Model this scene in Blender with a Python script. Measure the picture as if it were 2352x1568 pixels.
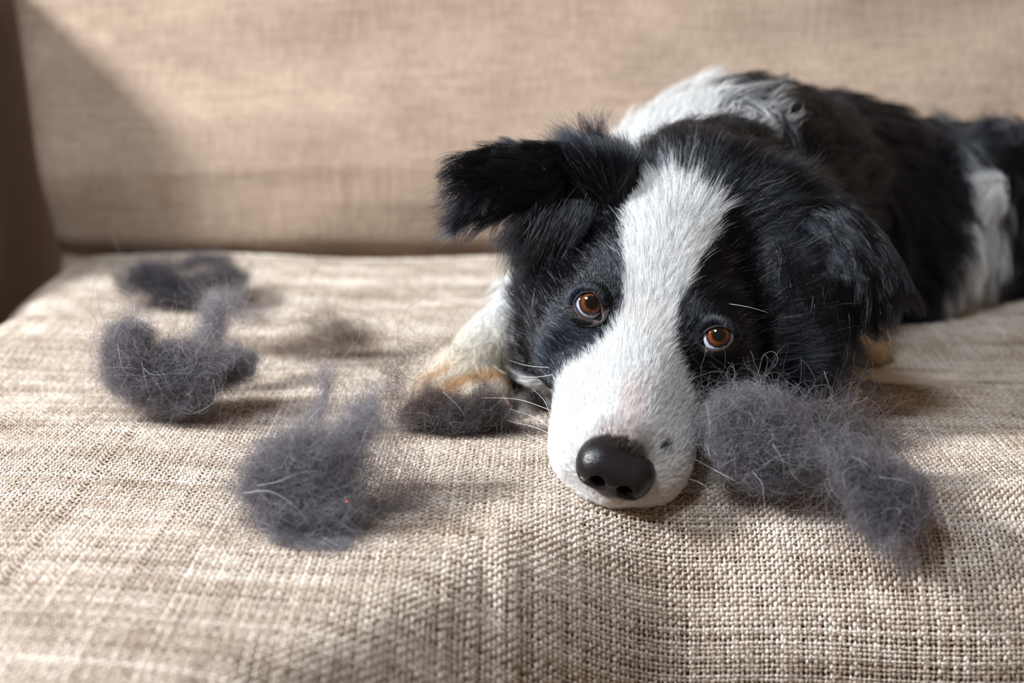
import bpy, math, random
import numpy as np
from mathutils import Vector, Matrix
from mathutils.kdtree import KDTree
from mathutils.bvhtree import BVHTree

for o in list(bpy.data.objects):
    bpy.data.objects.remove(o)
S = bpy.context.scene
COL = S.collection
rng = np.random.default_rng(7)
random.seed(7)

# ------------------------------------------------------------------ camera, light, exposure
IMG_W, IMG_H, LENS = 2352.0, 1568.0, 50.0
F = IMG_W * LENS / 36.0
PITCH = math.radians(16.6)
CAM_H = 0.275
CAM = np.array([0.0, 0.0, CAM_H])
FWD = np.array([0.0, math.cos(PITCH), -math.sin(PITCH)])
UPV = np.array([0.0, math.sin(PITCH), math.cos(PITCH)])
RGT = np.array([1.0, 0.0, 0.0])

cam_data = bpy.data.cameras.new('camera')
cam = bpy.data.objects.new('camera', cam_data)
COL.objects.link(cam)
cam.location = CAM
cam.rotation_euler = (math.pi / 2 - PITCH, 0, 0)
cam_data.lens = LENS
cam_data.sensor_width = 36.0
cam_data.clip_start = 0.01
cam_data.dof.use_dof = True
cam_data.dof.focus_distance = 0.735
cam_data.dof.aperture_fstop = 4.5
cam_data.dof.aperture_blades = 0
S.camera = cam

world = bpy.data.worlds.new('world')
S.world = world
world.use_nodes = True
bg = world.node_tree.nodes['Background']
bg.inputs['Color'].default_value = (1.0, 0.74, 0.53, 1)
bg.inputs['Strength'].default_value = 0.22


def area_light(name, loc, target, sx, sy, power, color):
    d = bpy.data.lights.new(name, 'AREA')
    d.shape = 'RECTANGLE'
    d.size, d.size_y = sx, sy
    d.energy = power
    d.color = color
    o = bpy.data.objects.new(name, d)
    COL.objects.link(o)
    o.location = loc
    o.rotation_euler = (Vector(target) - Vector(loc)).to_track_quat('-Z', 'Z').to_euler()
    return o


# daylight from a window at the left, and a second, cooler window above and behind the viewer
area_light('window_light_left', (-1.70, 0.38, 1.30), (0.0, 0.85, 0.05), 0.26, 0.34, 80, (0.96, 0.98, 1.0))
area_light('window_light_front', (-0.75, -0.25, 2.0), (0.1, 0.85, 0.05), 0.55, 0.55, 34, (0.78, 0.89, 1.0))

S.view_settings.view_transform = 'Standard'
S.view_settings.look = 'None'
S.view_settings.gamma = 1.0
S.view_settings.exposure = 0.50
S.view_settings.use_curve_mapping = False
S.cycles.max_bounces = 10
S.cycles.diffuse_bounces = 4
S.cycles.glossy_bounces = 6
S.cycles.transmission_bounces = 8


def at(px, py, z):
    """The point seen at a pixel of the photograph at distance z along the view axis."""
    return CAM + z * (FWD + RGT * ((px - 1176.0) / F) - UPV * ((py - 784.0) / F))


def px_of(p):
    q = np.asarray(p) - CAM
    z = q @ FWD
    return np.stack([1176.0 + F * (q @ RGT) / z, 784.0 - F * (q @ UPV) / z, z], -1)


def flat_at(px, py):
    """The point seen at a pixel on the plane of the seat (z = 0)."""
    d = at(px, py, 1.0) - CAM
    return CAM + d * (-CAM[2] / d[2])


def srgb(r, g, b):
    f = lambda c: c / 12.92 if c <= 0.04045 else ((c + 0.055) / 1.055) ** 2.4
    return np.array([f(r / 255.0), f(g / 255.0), f(b / 255.0)])


def nrm(v):
    v = np.asarray(v, float)
    return v / np.maximum(np.linalg.norm(v, axis=-1, keepdims=True), 1e-9)


# ------------------------------------------------------------------ helpers
def tag(o, label=None, cat=None, group=None, kind=None):
    if label: o['label'] = label
    if cat: o['category'] = cat
    if group: o['group'] = group
    if kind: o['kind'] = kind
    return o


def empty(name, loc, parent=None):
    o = bpy.data.objects.new(name, None)
    COL.objects.link(o)
    o.location = loc
    o.empty_display_size = 0.02
    if parent: o.parent = parent
    return o


def link(name, data, parent, mat):
    """Links data given in world coordinates, parented to an unrotated, unscaled parent."""
    o = bpy.data.objects.new(name, data)
    COL.objects.link(o)
    if mat is not None:
        data.materials.append(mat)
    if parent is not None:
        o.parent = parent
        off = Vector((0, 0, 0))
        q = parent
        while q is not None:
            off += q.location
            q = q.parent
        o.location = -off
    return o


def mesh_obj(name, verts, faces, mat, parent=None, smooth=True):
    me = bpy.data.meshes.new(name)
    me.from_pydata([tuple(v) for v in verts], [], [tuple(int(i) for i in f) for f in faces])
    me.update()
    if smooth:
        me.polygons.foreach_set('use_smooth', [True] * len(me.polygons))
    return link(name, me, parent, mat)


def curves_obj(name, P, R, C, mat, parent=None, cp=None):
    """P (n,k,3) points, R (n,k) radii, C (n,3) or (n,k,3) colour; one hair-curves object."""
    n, k = P.shape[:2]
    cu = bpy.data.hair_curves.new(name)
    cu.add_curves([k] * n)
    cu.points.foreach_set('position', np.ascontiguousarray(P, np.float32).ravel())
    ra = cu.attributes.get('radius') or cu.attributes.new('radius', 'FLOAT', 'POINT')
    ra.data.foreach_set('value', np.ascontiguousarray(R, np.float32).ravel())
    if C.ndim == 2:
        C = np.repeat(C[:, None, :], k, 1)
    ca = cu.attributes.new('tint', 'FLOAT_COLOR', 'POINT')
    rgba = np.ones((n * k, 4), np.float32)
    rgba[:, :3] = C.reshape(-1, 3)
    ca.data.foreach_set('color', rgba.ravel())
    return link(name, cu, parent, mat)


def new_mat(name):
    m = bpy.data.materials.new(name)
    m.use_nodes = True
    nt = m.node_tree
    return m, nt, nt.nodes['Principled BSDF']


def simple_mat(name, col, rough=0.8, spec=0.3):
    m, nt, b = new_mat(name)
    b.inputs['Base Color'].default_value = (*col, 1)
    b.inputs['Roughness'].default_value = rough
    b.inputs['Specular IOR Level'].default_value = spec
    return m


def hair_mat(name, rough=0.35, radial=0.5, diffuse=0.5):
    """Fibre material: hair scattering mixed with a diffuse share, colour from each strand."""
    m, nt, b = new_mat(name)
    at_ = nt.nodes.new('ShaderNodeAttribute'); at_.attribute_name = 'tint'
    h = nt.nodes.new('ShaderNodeBsdfHairPrincipled')
    h.parametrization = 'COLOR'
    h.inputs['Roughness'].default_value = rough
    h.inputs['Radial Roughness'].default_value = radial
    h.inputs['Random Roughness'].default_value = 0.3
    h.inputs['IOR'].default_value = 1.37
    nt.links.new(at_.outputs['Color'], h.inputs['Color'])
    d = nt.nodes.new('ShaderNodeBsdfDiffuse')
    nt.links.new(at_.outputs['Color'], d.inputs['Color'])
    mix = nt.nodes.new('ShaderNodeMixShader')
    bw = nt.nodes.new('ShaderNodeRGBToBW')
    nt.links.new(at_.outputs['Color'], bw.inputs[0])
    mr = nt.nodes.new('ShaderNodeMapRange')
    mr.inputs['From Min'].default_value = 0.03; mr.inputs['From Max'].default_value = 0.45
    mr.inputs['To Min'].default_value = diffuse; mr.inputs['To Max'].default_value = max(diffuse, 0.6)
    nt.links.new(bw.outputs[0], mr.inputs['Value'])
    nt.links.new(mr.outputs[0], mix.inputs[0])
    nt.links.new(h.outputs[0], mix.inputs[1])
    nt.links.new(d.outputs[0], mix.inputs[2])
    out = nt.nodes['Material Output']
    nt.links.new(mix.outputs[0], out.inputs['Surface'])
    nt.nodes.remove(b)
    return m


def wave_noise(p, freq, seed, n=5):
    """Smooth pseudo-random scalar field in about -1..1 from a few sine waves."""
    r = np.random.default_rng(seed)
    out = np.zeros(p.shape[:-1])
    for i in range(n):
        k = r.normal(size=p.shape[-1])
        k = k / np.linalg.norm(k) * freq * r.uniform(0.6, 1.5)
        out += np.sin(p @ k * 2 * math.pi + r.uniform(0, 6.28))
    return out / (n * 0.55)


def in_poly(x, y, poly):
    c = np.zeros(x.shape, bool)
    n = len(poly)
    for i in range(n):
        x1, y1 = poly[i]
        x2, y2 = poly[(i + 1) % n]
        if y1 == y2:
            continue
        t = ((y1 > y) != (y2 > y)) & (x < (x2 - x1) * (y - y1) / (y2 - y1) + x1)
        c ^= t
    return c


# ------------------------------------------------------------------ the seat's surface
SEAM_Y = flat_at(600, 582)[1]
SEAT_LEFT = -0.395
SEAT_RIGHT = 0.62
ROLL = 0.085


def smooth01(a):
    a = np.clip(a, 0, 1)
    return a * a * (3 - 2 * a)


def front_edge(x):
    """Where the seat begins to roll over at the front; it comes nearer towards the left."""
    return 0.475 + 0.205 * smooth01((x + 0.18) / 0.27)


def bumps(x, y):
    z = 0.0035 * np.sin(x * 9 + 1.0) * np.sin(y * 8 + 0.4)
    z += 0.0022 * np.sin(x * 23 - y * 7) * np.cos(y * 19 + x * 3)
    # fold across the back of the seat, and soft wrinkles along the left rear
    z += 0.004 * np.exp(-((y - 1.00 - 0.10 * np.sin(x * 5)) / 0.022) ** 2) * smooth01((0.05 - x) / 0.1)
    z -= 0.0045 * np.exp(-((y - 1.045 - 0.03 * np.sin(x * 6)) / 0.016) ** 2) * smooth01((0.0 - x) / 0.1)
    # crease running down the front
    z += 0.0012 * np.exp(-((x + 0.004 + (y - 0.6) * 0.05) / 0.006) ** 2) * smooth01((0.72 - y) / 0.1)
    z -= 0.0012 * np.exp(-((x + 0.014 + (y - 0.6) * 0.05) / 0.006) ** 2) * smooth01((0.72 - y) / 0.1)
    return z


def seat_z(x, y):
    """Height of the seat seen from above (flat part and first half of the roll)."""
    x = np.asarray(x, float); y = np.asarray(y, float)
    e = front_edge(x)
    d = np.clip(e - y, 0, ROLL * 0.999)
    z = bumps(x, y) - (ROLL - np.sqrt(ROLL ** 2 - d ** 2))
    r = 0.05
    dl = np.clip(SEAT_LEFT + r - x, 0, r * 0.999)
    z = z - (r - np.sqrt(r * r - dl ** 2))
    # the seat sinks a little into the seam at the back
    z = z - 0.014 * smooth01((y - (SEAM_Y - 0.016)) / 0.03)
    return z


def seat_point(x, t, lift=0.0):
    """Surface point at sideways x and distance t forward from the back seam, along the cloth."""
    x = np.asarray(x, float); t = np.asarray(t, float)
    e = front_edge(x)
    y0 = SEAM_Y - t
    over = e - y0
    th = np.clip(over / ROLL, 0, math.pi / 2)
    down = np.clip(over - ROLL * math.pi / 2, 0, None)
    y = np.where(over > 0, e - ROLL * np.sin(th), y0)
    z = np.where(over > 0, -ROLL * (1 - np.cos(th)) - down, 0.0)
    ny, nz = -np.sin(th), np.cos(th)
    b = bumps(x, np.maximum(y0, e - 0.2))
    r = 0.05
    dl = np.clip(SEAT_LEFT + r - x, 0, None)
    ph = np.clip(dl / r, 0, math.pi / 2)
    xx = np.where(dl > 0, SEAT_LEFT + r - r * np.sin(ph), x)
    z = z - r * (1 - np.cos(ph)) - np.clip(dl - r * math.pi / 2, 0, None)
    nx = -np.sin(ph); nzz = nz * np.cos(ph)
    z = z - 0.014 * smooth01((y0 - (SEAM_Y - 0.016)) / 0.03)
    h = b + lift
    return np.stack([xx + nx * h, y + ny * h, z + nzz * h], -1)


def on_seat(px, py):
    """The point seen at a pixel on the seat's surface."""
    d = at(px, py, 1.0) - CAM
    lo, hi = 0.35, 1.4
    prev = lo
    for s in np.linspace(lo, hi, 400):
        q = CAM + d * s
        if q[2] < seat_z(q[0], q[1]):
            return CAM + d * (prev + s) / 2
        prev = s
    return CAM + d * hi


# ------------------------------------------------------------------ room and sofa
def cloth_mat(name):
    """Burlap seen out of focus: streaks along both thread directions and a fine weave relief."""
    m, nt, b = new_mat(name)
    N, L = nt.nodes, nt.links
    tc = N.new('ShaderNodeTexCoord')
    cols = []
    for sc, seed in (((300, 300, 22), 1.3), ((34, 34, 280), 4.1), ((16, 16, 16), 7.7)):
        mp = N.new('ShaderNodeMapping'); mp.inputs['Scale'].default_value = sc
        mp.inputs['Location'].default_value = (seed, seed, seed)
        L.new(tc.outputs['Object'], mp.inputs['Vector'])
        nz = N.new('ShaderNodeTexNoise'); nz.inputs['Scale'].default_value = 1.0
        nz.inputs['Detail'].default_value = 4.0
        L.new(mp.outputs[0], nz.inputs['Vector'])
        cols.append(nz.outputs['Fac'])
    a = N.new('ShaderNodeMath'); a.operation = 'ADD'
    L.new(cols[0], a.inputs[0]); L.new(cols[1], a.inputs[1])
    a2 = N.new('ShaderNodeMath'); a2.operation = 'ADD'
    L.new(a.outputs[0], a2.inputs[0]); L.new(cols[2], a2.inputs[1])
    mr = N.new('ShaderNodeMapRange')
    mr.inputs['From Min'].default_value = 0.75; mr.inputs['From Max'].default_value = 2.15
    L.new(a2.outputs[0], mr.inputs['Value'])
    cr = N.new('ShaderNodeValToRGB')
    cr.color_ramp.elements[0].color = (0.19, 0.132, 0.095, 1)
    cr.color_ramp.elements[1].color = (0.43, 0.335, 0.262, 1)
    L.new(mr.outputs[0], cr.inputs['Fac'])
    L.new(cr.outputs['Color'], b.inputs['Base Color'])
    b.inputs['Roughness'].default_value = 0.95
    b.inputs['Specular IOR Level'].default_value = 0.1
    bp = N.new('ShaderNodeBump'); bp.inputs['Strength'].default_value = 0.35
    bp.inputs['Distance'].default_value = 0.002
    L.new(a.outputs[0], bp.inputs['Height'])
    L.new(bp.outputs[0], b.inputs['Normal'])
    return m


M_CLOTH = cloth_mat('burlap')
M_UNDER = simple_mat('burlap_backing', (0.075, 0.046, 0.028), 0.95, 0.05)


def thread_mat():
    m, nt, b = new_mat('burlap_thread')
    N, L = nt.nodes, nt.links
    a = N.new('ShaderNodeAttribute'); a.attribute_name = 'tint'
    tc = N.new('ShaderNodeTexCoord')
    nz = N.new('ShaderNodeTexNoise'); nz.inputs['Scale'].default_value = 900.0
    nz.inputs['Detail'].default_value = 3.0
    L.new(tc.outputs['Object'], nz.inputs['Vector'])
    mr = N.new('ShaderNodeMapRange')
    mr.inputs['From Min'].default_value = 0.3; mr.inputs['From Max'].default_value = 0.7
    mr.inputs['To Min'].default_value = 0.62; mr.inputs['To Max'].default_value = 1.25
    L.new(nz.outputs['Fac'], mr.inputs['Value'])
    mx = N.new('ShaderNodeMixRGB'); mx.blend_type = 'MULTIPLY'; mx.inputs[0].default_value = 1.0
    L.new(a.outputs['Color'], mx.inputs[1]); L.new(mr.outputs[0], mx.inputs[2])
    L.new(mx.outputs[0], b.inputs['Base Color'])
    b.inputs['Roughness'].default_value = 0.75
    b.inputs['Specular IOR Level'].default_value = 0.25
    return m


M_THREAD = thread_mat()


def wall_mat():
    m, nt, b = new_mat('dark_brown_panel')
    N, L = nt.nodes, nt.links
    tc = N.new('ShaderNodeTexCoord')
    mp = N.new('ShaderNodeMapping'); mp.inputs['Scale'].default_value = (30, 30, 2)
    L.new(tc.outputs['Object'], mp.inputs['Vector'])
    nz = N.new('ShaderNodeTexNoise'); nz.inputs['Detail'].default_value = 6
    L.new(mp.outputs[0], nz.inputs['Vector'])
    cr = N.new('ShaderNodeValToRGB')
    cr.color_ramp.elements[0].color = (0.27, 0.20, 0.165, 1)
    cr.color_ramp.elements[1].color = (0.37, 0.27, 0.215, 1)
    L.new(nz.outputs['Fac'], cr.inputs['Fac'])
    L.new(cr.outputs['Color'], b.inputs['Base Color'])
    b.inputs['Roughness'].default_value = 0.6
    return m


M_WALL = wall_mat()
M_FLOOR = simple_mat('floor_wood', (0.12, 0.07, 0.04), 0.6)


def box(name, x0, x1, y0, y1, z0, z1, mat, parent=None, bevel=0.0):
    v = [(x, y, z) for x in (x0, x1) for y in (y0, y1) for z in (z0, z1)]
    f = [(0, 1, 3, 2), (4, 6, 7, 5), (0, 4, 5, 1), (2, 3, 7, 6), (0, 2, 6, 4), (1, 5, 7, 3)]
    o = mesh_obj(name, v, f, mat, parent, smooth=False)
    if bevel:
        b = o.modifiers.new('bevel', 'BEVEL'); b.width = bevel; b.segments = 4
    return o


FLOOR_Z = -0.42
tag(box('floor', -1.6, 1.6, -0.5, 1.62, FLOOR_Z - 0.05, FLOOR_Z, M_FLOOR), kind='structure')
tag(box('wall_back', -1.6, 1.6, 1.62, 1.70, FLOOR_Z, 1.1, M_WALL), kind='structure')

sofa = tag(empty('sofa', (0.1, 0.9, FLOOR_Z)),
           'beige burlap sofa with rounded seat edge under the dog and the loose fur', 'sofa')


def grid_mesh(name, P, mat, parent):
    a, b = P.shape[:2]
    idx = np.arange(a * b).reshape(a, b)
    f = np.stack([idx[:-1, :-1], idx[1:, :-1], idx[1:, 1:], idx[:-1, 1:]], -1).reshape(-1, 4)
    return mesh_obj(name, P.reshape(-1, 3), f, mat, parent)


# seat cushion: the padded body below the cloth
T_MAX = SEAM_Y - 0.475 + ROLL * 1.57 + 0.10
gx = np.linspace(SEAT_LEFT - 0.12, SEAT_RIGHT, 150)
gt = np.linspace(-0.03, T_MAX + 0.2, 150)
GX, GT = np.meshgrid(gx, gt, indexing='ij')
PT = seat_point(GX, GT, -0.0012)
seat = grid_mesh('seat_cushion', PT, M_UNDER, sofa)

# its burlap: every thread of the plain weave, over and under its neighbours
PITCH_T = 0.0023
xs = np.arange(SEAT_LEFT - 0.06, SEAT_RIGHT - 0.01, PITCH_T)
ts = np.arange(-0.01, T_MAX, PITCH_T)


def thread_tone(n, k, p, seed):
    r = np.random.default_rng(seed)
    base = np.array([0.53, 0.445, 0.37])
    dark = np.array([0.29, 0.22, 0.165])
    pale = np.array([0.74, 0.68, 0.60])
    u = np.clip(0.46 + 0.20 * r.normal(size=(n, 1)) + 0.17 * wave_noise(p, 45, seed)
                + 0.11 * wave_noise(p, 11, 99) + 0.09 * r.normal(size=(n, k)), 0, 1)[..., None]
    return np.where(u < 0.5, dark + (base - dark) * (u / 0.5), base + (pale - base) * ((u - 0.5) / 0.5))


def weave(across, along, is_warp, seed):
    r = np.random.default_rng(seed)
    n, k = len(across), len(along)
    A = np.repeat(across[:, None], k, 1) + 0.00026 * r.normal(size=(n, 1))
    B = np.repeat(along[None, :], n, 0)
    A = A + 0.00016 * r.normal(size=(n, k))
    i = np.arange(n)[:, None]; j = np.arange(k)[None, :]
    sgn = np.where((i + j) % 2 == 0, 1.0, -1.0) * (1 if is_warp else -1)
    lift = sgn * 0.00046
    X, T = (A, B) if is_warp else (B, A)
    # slow drift of the thread lines, as the cloth is pulled about
    X = X + 0.004 * np.sin(T * 7 + X * 3) ; T = T + 0.005 * np.sin(X * 5 + 0.6) + 0.0012 * np.sin(X * 37)
    P = seat_point(X, T, lift)
    rad = (0.00076 if is_warp else 0.00073) * np.clip(1 + 0.16 * r.normal(size=(n, 1)) + 0.17 * wave_noise(P, 70, seed + 5)
                            + 0.10 * r.normal(size=(n, k)), 0.5, 1.6)
    return P, rad, thread_tone(n, k, P, seed)


P, R_, C_ = weave(xs, ts, True, 21)
tag(curves_obj('warp_threads', P, R_, C_, M_THREAD, seat), kind='stuff')
P, R_, C_ = weave(ts, xs, False, 22)
C_ = C_ * 0.78
tag(curves_obj('weft_threads', P, R_, C_, M_THREAD, seat), kind='stuff')

# short fuzz standing off the cloth
nf = 5200
fx = rng.uniform(-0.33, 0.45, nf); ft = rng.uniform(0.25, T_MAX - 0.03, nf)
p0 = seat_point(fx, ft, 0.0009)
ang = rng.uniform(0, 6.28, nf); ln = rng.uniform(0.002, 0.006, nf)
K = 5
tt = np.linspace(0, 1, K)
dirs = np.stack([np.cos(ang), np.sin(ang)], -1)
FX = fx[:, None] + dirs[:, :1] * ln[:, None] * tt + 0.0006 * rng.normal(size=(nf, K))
FT = ft[:, None] + dirs[:, 1:] * ln[:, None] * tt + 0.0006 * rng.normal(size=(nf, K))
P = seat_point(FX, FT, 0.0011 + 0.0012 * np.sin(tt * 3.1)[None, :] * rng.uniform(0, 1, (nf, 1)))
col = np.array([0.52, 0.43, 0.33]) * rng.uniform(0.6, 1.3, (nf, 1))
tag(curves_obj('cloth_fuzz', P, np.full((nf, K), 0.00008), col, M_THREAD, seat), kind='stuff')

# backrest: rounded slab, leaning back a little
def backrest_points():
    nx_, nz_ = 140, 110
    u = np.linspace(0, 1, nx_); v = np.linspace(0, 1, nz_)
    U, V = np.meshgrid(u, v, indexing='ij')
    xl = -0.397
    xr = SEAT_RIGHT
    z = -0.05 + 0.52 * V
    # left border leans outwards with height, and rounds over into the side
    left = xl - 0.026 * smooth01(z / 0.25)
    r = 0.03
    s = U * (xr - xl + 0.12) - 0.12
    ph = np.clip(-(s - r) / r, 0, math.pi / 2)
    side = np.clip(-(s - r) - r * math.pi / 2, 0, None)
    x = np.where(s < r, left + r - r * np.sin(ph), left + s)
    yb = SEAM_Y + 0.005 + 0.10 * np.maximum(z, 0) - 0.024 * np.exp(-((z - 0.08) / 0.07) ** 2) + 0.012 * np.exp(-((z + 0.006) / 0.012) ** 2)
    y = yb + r * (1 - np.cos(ph)) + side
    y = y + 0.003 * np.sin(x * 9 + z * 6) + 0.002 * np.sin(z * 30 + x * 7) + 0.0012 * np.sin(z * 70 - x * 16)
    for zc, sl, am, wd, xa in ((0.075, 0.10, 0.0035, 0.007, -0.2), (0.045, -0.06, 0.003, 0.006, 0.0), (0.115, 0.05, 0.003, 0.008, -0.33)):
        y = y - 0.45 * am * np.exp(-((z - zc - sl * (x - xa) * 0.3) / wd) ** 2) * np.exp(-((x - xa) / 0.16) ** 2)
    return np.stack([x, y, z], -1)


BP = backrest_points()
back = grid_mesh('backrest', BP, M_CLOTH, sofa)
back_top = box('backrest_core', -0.37, SEAT_RIGHT, SEAM_Y + 0.10, SEAM_Y + 0.22, FLOOR_Z + 0.1, 0.46, M_CLOTH, sofa, 0.02)
base = box('base_frame', SEAT_LEFT + 0.03, SEAT_RIGHT, 0.58, SEAM_Y + 0.2, FLOOR_Z + 0.06, -0.13, M_UNDER, sofa, 0.01)
for lx in (SEAT_LEFT + 0.07, SEAT_RIGHT - 0.06):
    for ly in (0.64, SEAM_Y + 0.12):
        box('leg', lx - 0.025, lx + 0.025, ly - 0.025, ly + 0.025, FLOOR_Z, FLOOR_Z + 0.065, M_WALL, sofa, 0.004)
# wooden end panel at the left, rising beside the backrest
yb = SEAM_Y
prof = [(yb - 0.62, -0.30), (yb - 0.62, -0.20), (yb - 0.5, -0.10), (yb - 0.24, 0.03), (yb - 0.13, 0.12), (yb - 0.115, 0.255), (yb + 0.24, 0.25), (yb + 0.24, -0.30)]
pv = [(x, y, z) for x in (-0.475, -0.445) for y, z in prof]
n_ = len(prof)
pf = [list(range(n_))[::-1], [n_ + i for i in range(n_)]] + [(i, (i + 1) % n_, n_ + (i + 1) % n_, n_ + i) for i in range(n_)]
arm = mesh_obj('end_panel', pv, pf, M_WALL, sofa, smooth=False)
bv = arm.modifiers.new('bevel', 'BEVEL'); bv.width = 0.006; bv.segments = 3

# ------------------------------------------------------------------ the dog: body surface
E = at(1500, 740, 0.735)          # between the eyes
NS = at(1414, 1072, 0.669)        # front of the nose
hf = nrm(NS - E)                  # forward along the muzzle
u0 = RGT * 0.98 - UPV * 0.19
hu = nrm(u0 - hf * (u0 @ hf))     # across the face
hn = np.cross(hu, hf)
if hn @ UPV < 0: hn = -hn         # out of the top of the face


def H(u, f, n):
    return E + (hu * u + hf * f + hn * n) * 0.001


VOX = 0.0026
G0 = np.array([-0.10, 0.58, -0.012]); G1 = np.array([0.50, 1.27, 0.27])
GN = np.ceil((G1 - G0) / VOX).astype(int)
SD = np.full(GN, 1.0, np.float32)
AX = [G0[i] + VOX * np.arange(GN[i]) for i in range(3)]


def blend(fn, c0, c1, k):
    """Adds a shape to the distance field inside its box with a smooth join of width k."""
    lo = np.clip(((c0 - k * 1.5 - 0.006 - G0) / VOX).astype(int), 0, GN - 1)
    hi = np.clip(((c1 + k * 1.5 + 0.006 - G0) / VOX).astype(int) + 2, 1, GN)
    if np.any(hi <= lo): return
    sl = tuple(slice(a, b) for a, b in zip(lo, hi))
    X = np.stack(np.meshgrid(*[AX[i][lo[i]:hi[i]] for i in range(3)], indexing='ij'), -1)
    d = fn(X).astype(np.float32)
    a = SD[sl]
    h = np.clip(0.5 + 0.5 * (a - d) / k, 0, 1)
    SD[sl] = a * (1 - h) + d * h - k * h * (1 - h)


def ell(c, axes, r, k=0.015):
    """Ellipsoid with unit axes (3 rows) and radii r in metres."""
    c = np.asarray(c, float); A = np.asarray(axes, float); r = np.asarray(r, float)

    def fn(X):
        q = (X - c) @ A.T
        k0 = np.linalg.norm(q / r, axis=-1)
        k1 = np.linalg.norm(q / (r * r), axis=-1)
        return k0 * (k0 - 1.0) / np.maximum(k1, 1e-6)
    m = r.max()
    blend(fn, c - m, c + m, k)


def cap(a, b, ra, rb, k=0.015):
    """Tapered capsule."""
    a = np.asarray(a, float); b = np.asarray(b, float)
    ab = b - a; L2 = ab @ ab

    def fn(X):
        t = np.clip(((X - a) @ ab) / L2, 0, 1)
        return np.linalg.norm(X - a - t[..., None] * ab, axis=-1) - (ra + (rb - ra) * t)
    m = max(ra, rb)
    blend(fn, np.minimum(a, b) - m, np.maximum(a, b) + m, k)


HA = np.stack([hu, hf, hn])
IDN = np.eye(3)
CAMAX = np.stack([RGT, UPV, FWD])
# torso, curling away to the right and back
ell(at(1690, 462, 0.98), CAMAX, (0.093, 0.076, 0.085), 0.03)
cap(at(1700, 470, 0.99), at(1900, 478, 1.07), 0.074, 0.074, 0.03)
cap(at(1900, 478, 1.07), at(2120, 515, 1.12), 0.074, 0.072, 0.03)
cap(at(2120, 520, 1.12), at(2330, 590, 1.125), 0.070, 0.050, 0.03)
ell(at(1960, 600, 1.05), CAMAX, (0.085, 0.06, 0.06), 0.03)      # flank and belly on the seat
ell(at(1640, 640, 0.93), CAMAX, (0.09, 0.06, 0.06), 0.03)       # chest behind the head
ell(at(2170, 575, 1.09), CAMAX, (0.055, 0.042, 0.04), 0.02)     # thigh
# neck
cap(at(1600, 520, 0.835), at(1660, 500, 0.93), 0.054, 0.070, 0.03)
# head
ell(H(0, -42, -30), HA, (0.053, 0.066, 0.047), 0.02)
ell(H(-29, -16, -11), HA, (0.021, 0.024, 0.018), 0.016)
ell(H(29, -16, -11), HA, (0.021, 0.024, 0.018), 0.016)
ell(H(-38, -12, -38), HA, (0.022, 0.034, 0.026), 0.02)
ell(H(38, -12, -38), HA, (0.022, 0.034, 0.026), 0.02)
cap(H(0, -12, -18), H(0, 74, -15), 0.0205, 0.0125, 0.014)        # bridge of the muzzle
cap(H(0, -4, -36), H(1, 60, -28), 0.0315, 0.0262, 0.016)
ell(H(-16.5, 62, -30), HA, (0.0185, 0.027, 0.0185), 0.010)
ell(H(18.5, 62, -30), HA, (0.0185, 0.027, 0.0185), 0.010)
cap(H(0, -20, -60), H(0.5, 83.5, -40), 0.024, 0.0130, 0.012)         # lower jaw
ell(H(-21, 30, -38), HA, (0.0165, 0.030, 0.020), 0.014)
ell(H(19, 30, -38), HA, (0.0165, 0.030, 0.020), 0.014)
# cheeks and the ruff below the ears
ell(at(1290, 690, 0.805), CAMAX, (0.024, 0.040, 0.03), 0.02)
ell(at(1260, 790, 0.815), CAMAX, (0.016, 0.022, 0.022), 0.02)
ell(at(1790, 720, 0.795), CAMAX, (0.027, 0.045, 0.032), 0.02)
ell(at(1830, 850, 0.785), CAMAX, (0.017, 0.022, 0.022), 0.02)
# ear roots
ell(at(1375, 412, 0.80), CAMAX, (0.019, 0.014, 0.016), 0.014)
ell(at(1765, 480, 0.80), CAMAX, (0.020, 0.018, 0.016), 0.016)
ell(at(1335, 500, 0.80), CAMAX, (0.017, 0.022, 0.016), 0.016)
# left foreleg and paw
pw = on_seat(1035, 945)
pz = float(px_of(pw)[2])
cap(at(1290, 640, 0.91), at(1135, 795, 0.865), 0.027, 0.0185, 0.016)
cap(at(1135, 795, 0.865), at(1060, 868, 0.835), 0.0185, 0.019, 0.012)
for tx, ty, tz, tr in ((978, 905, 0.823, 0.0115), (1023, 914, 0.812, 0.0125), (1080, 914, 0.811, 0.0125), (1130, 893, 0.822, 0.011)):
    cap(at(1070, 868, 0.842), at(tx, ty, tz), 0.013, tr, 0.005)
# right foreleg, mostly behind the ear
cap(at(1860, 640, 0.95), at(1962, 775, 0.925), 0.026, 0.017, 0.016)
ell(at(1984, 802, 0.915), CAMAX, (0.0165, 0.016, 0.018), 0.01)
# tail brought round to the front
tail_pts = [(2440, 500, 1.10, .030), (2365, 395, 1.085, .026), (2290, 375, 1.07, .025), (2250, 450, 1.06, .021), (2245, 540, 1.07, .018), (2225, 635, 1.085, .011)]
for a_, b_ in zip(tail_pts[:-1], tail_pts[1:]):
    cap(at(*a_[:3]), at(*b_[:3]), a_[3], b_[3], 0.012)
# rest on the seat: nothing sinks below its surface
XX, YY = np.meshgrid(AX[0], AX[1], indexing='ij')
SZ = seat_z(XX, YY)
SD = np.maximum(SD, (SZ[:, :, None] + 0.0012 - AX[2][None, None, :]).astype(np.float32))


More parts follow.
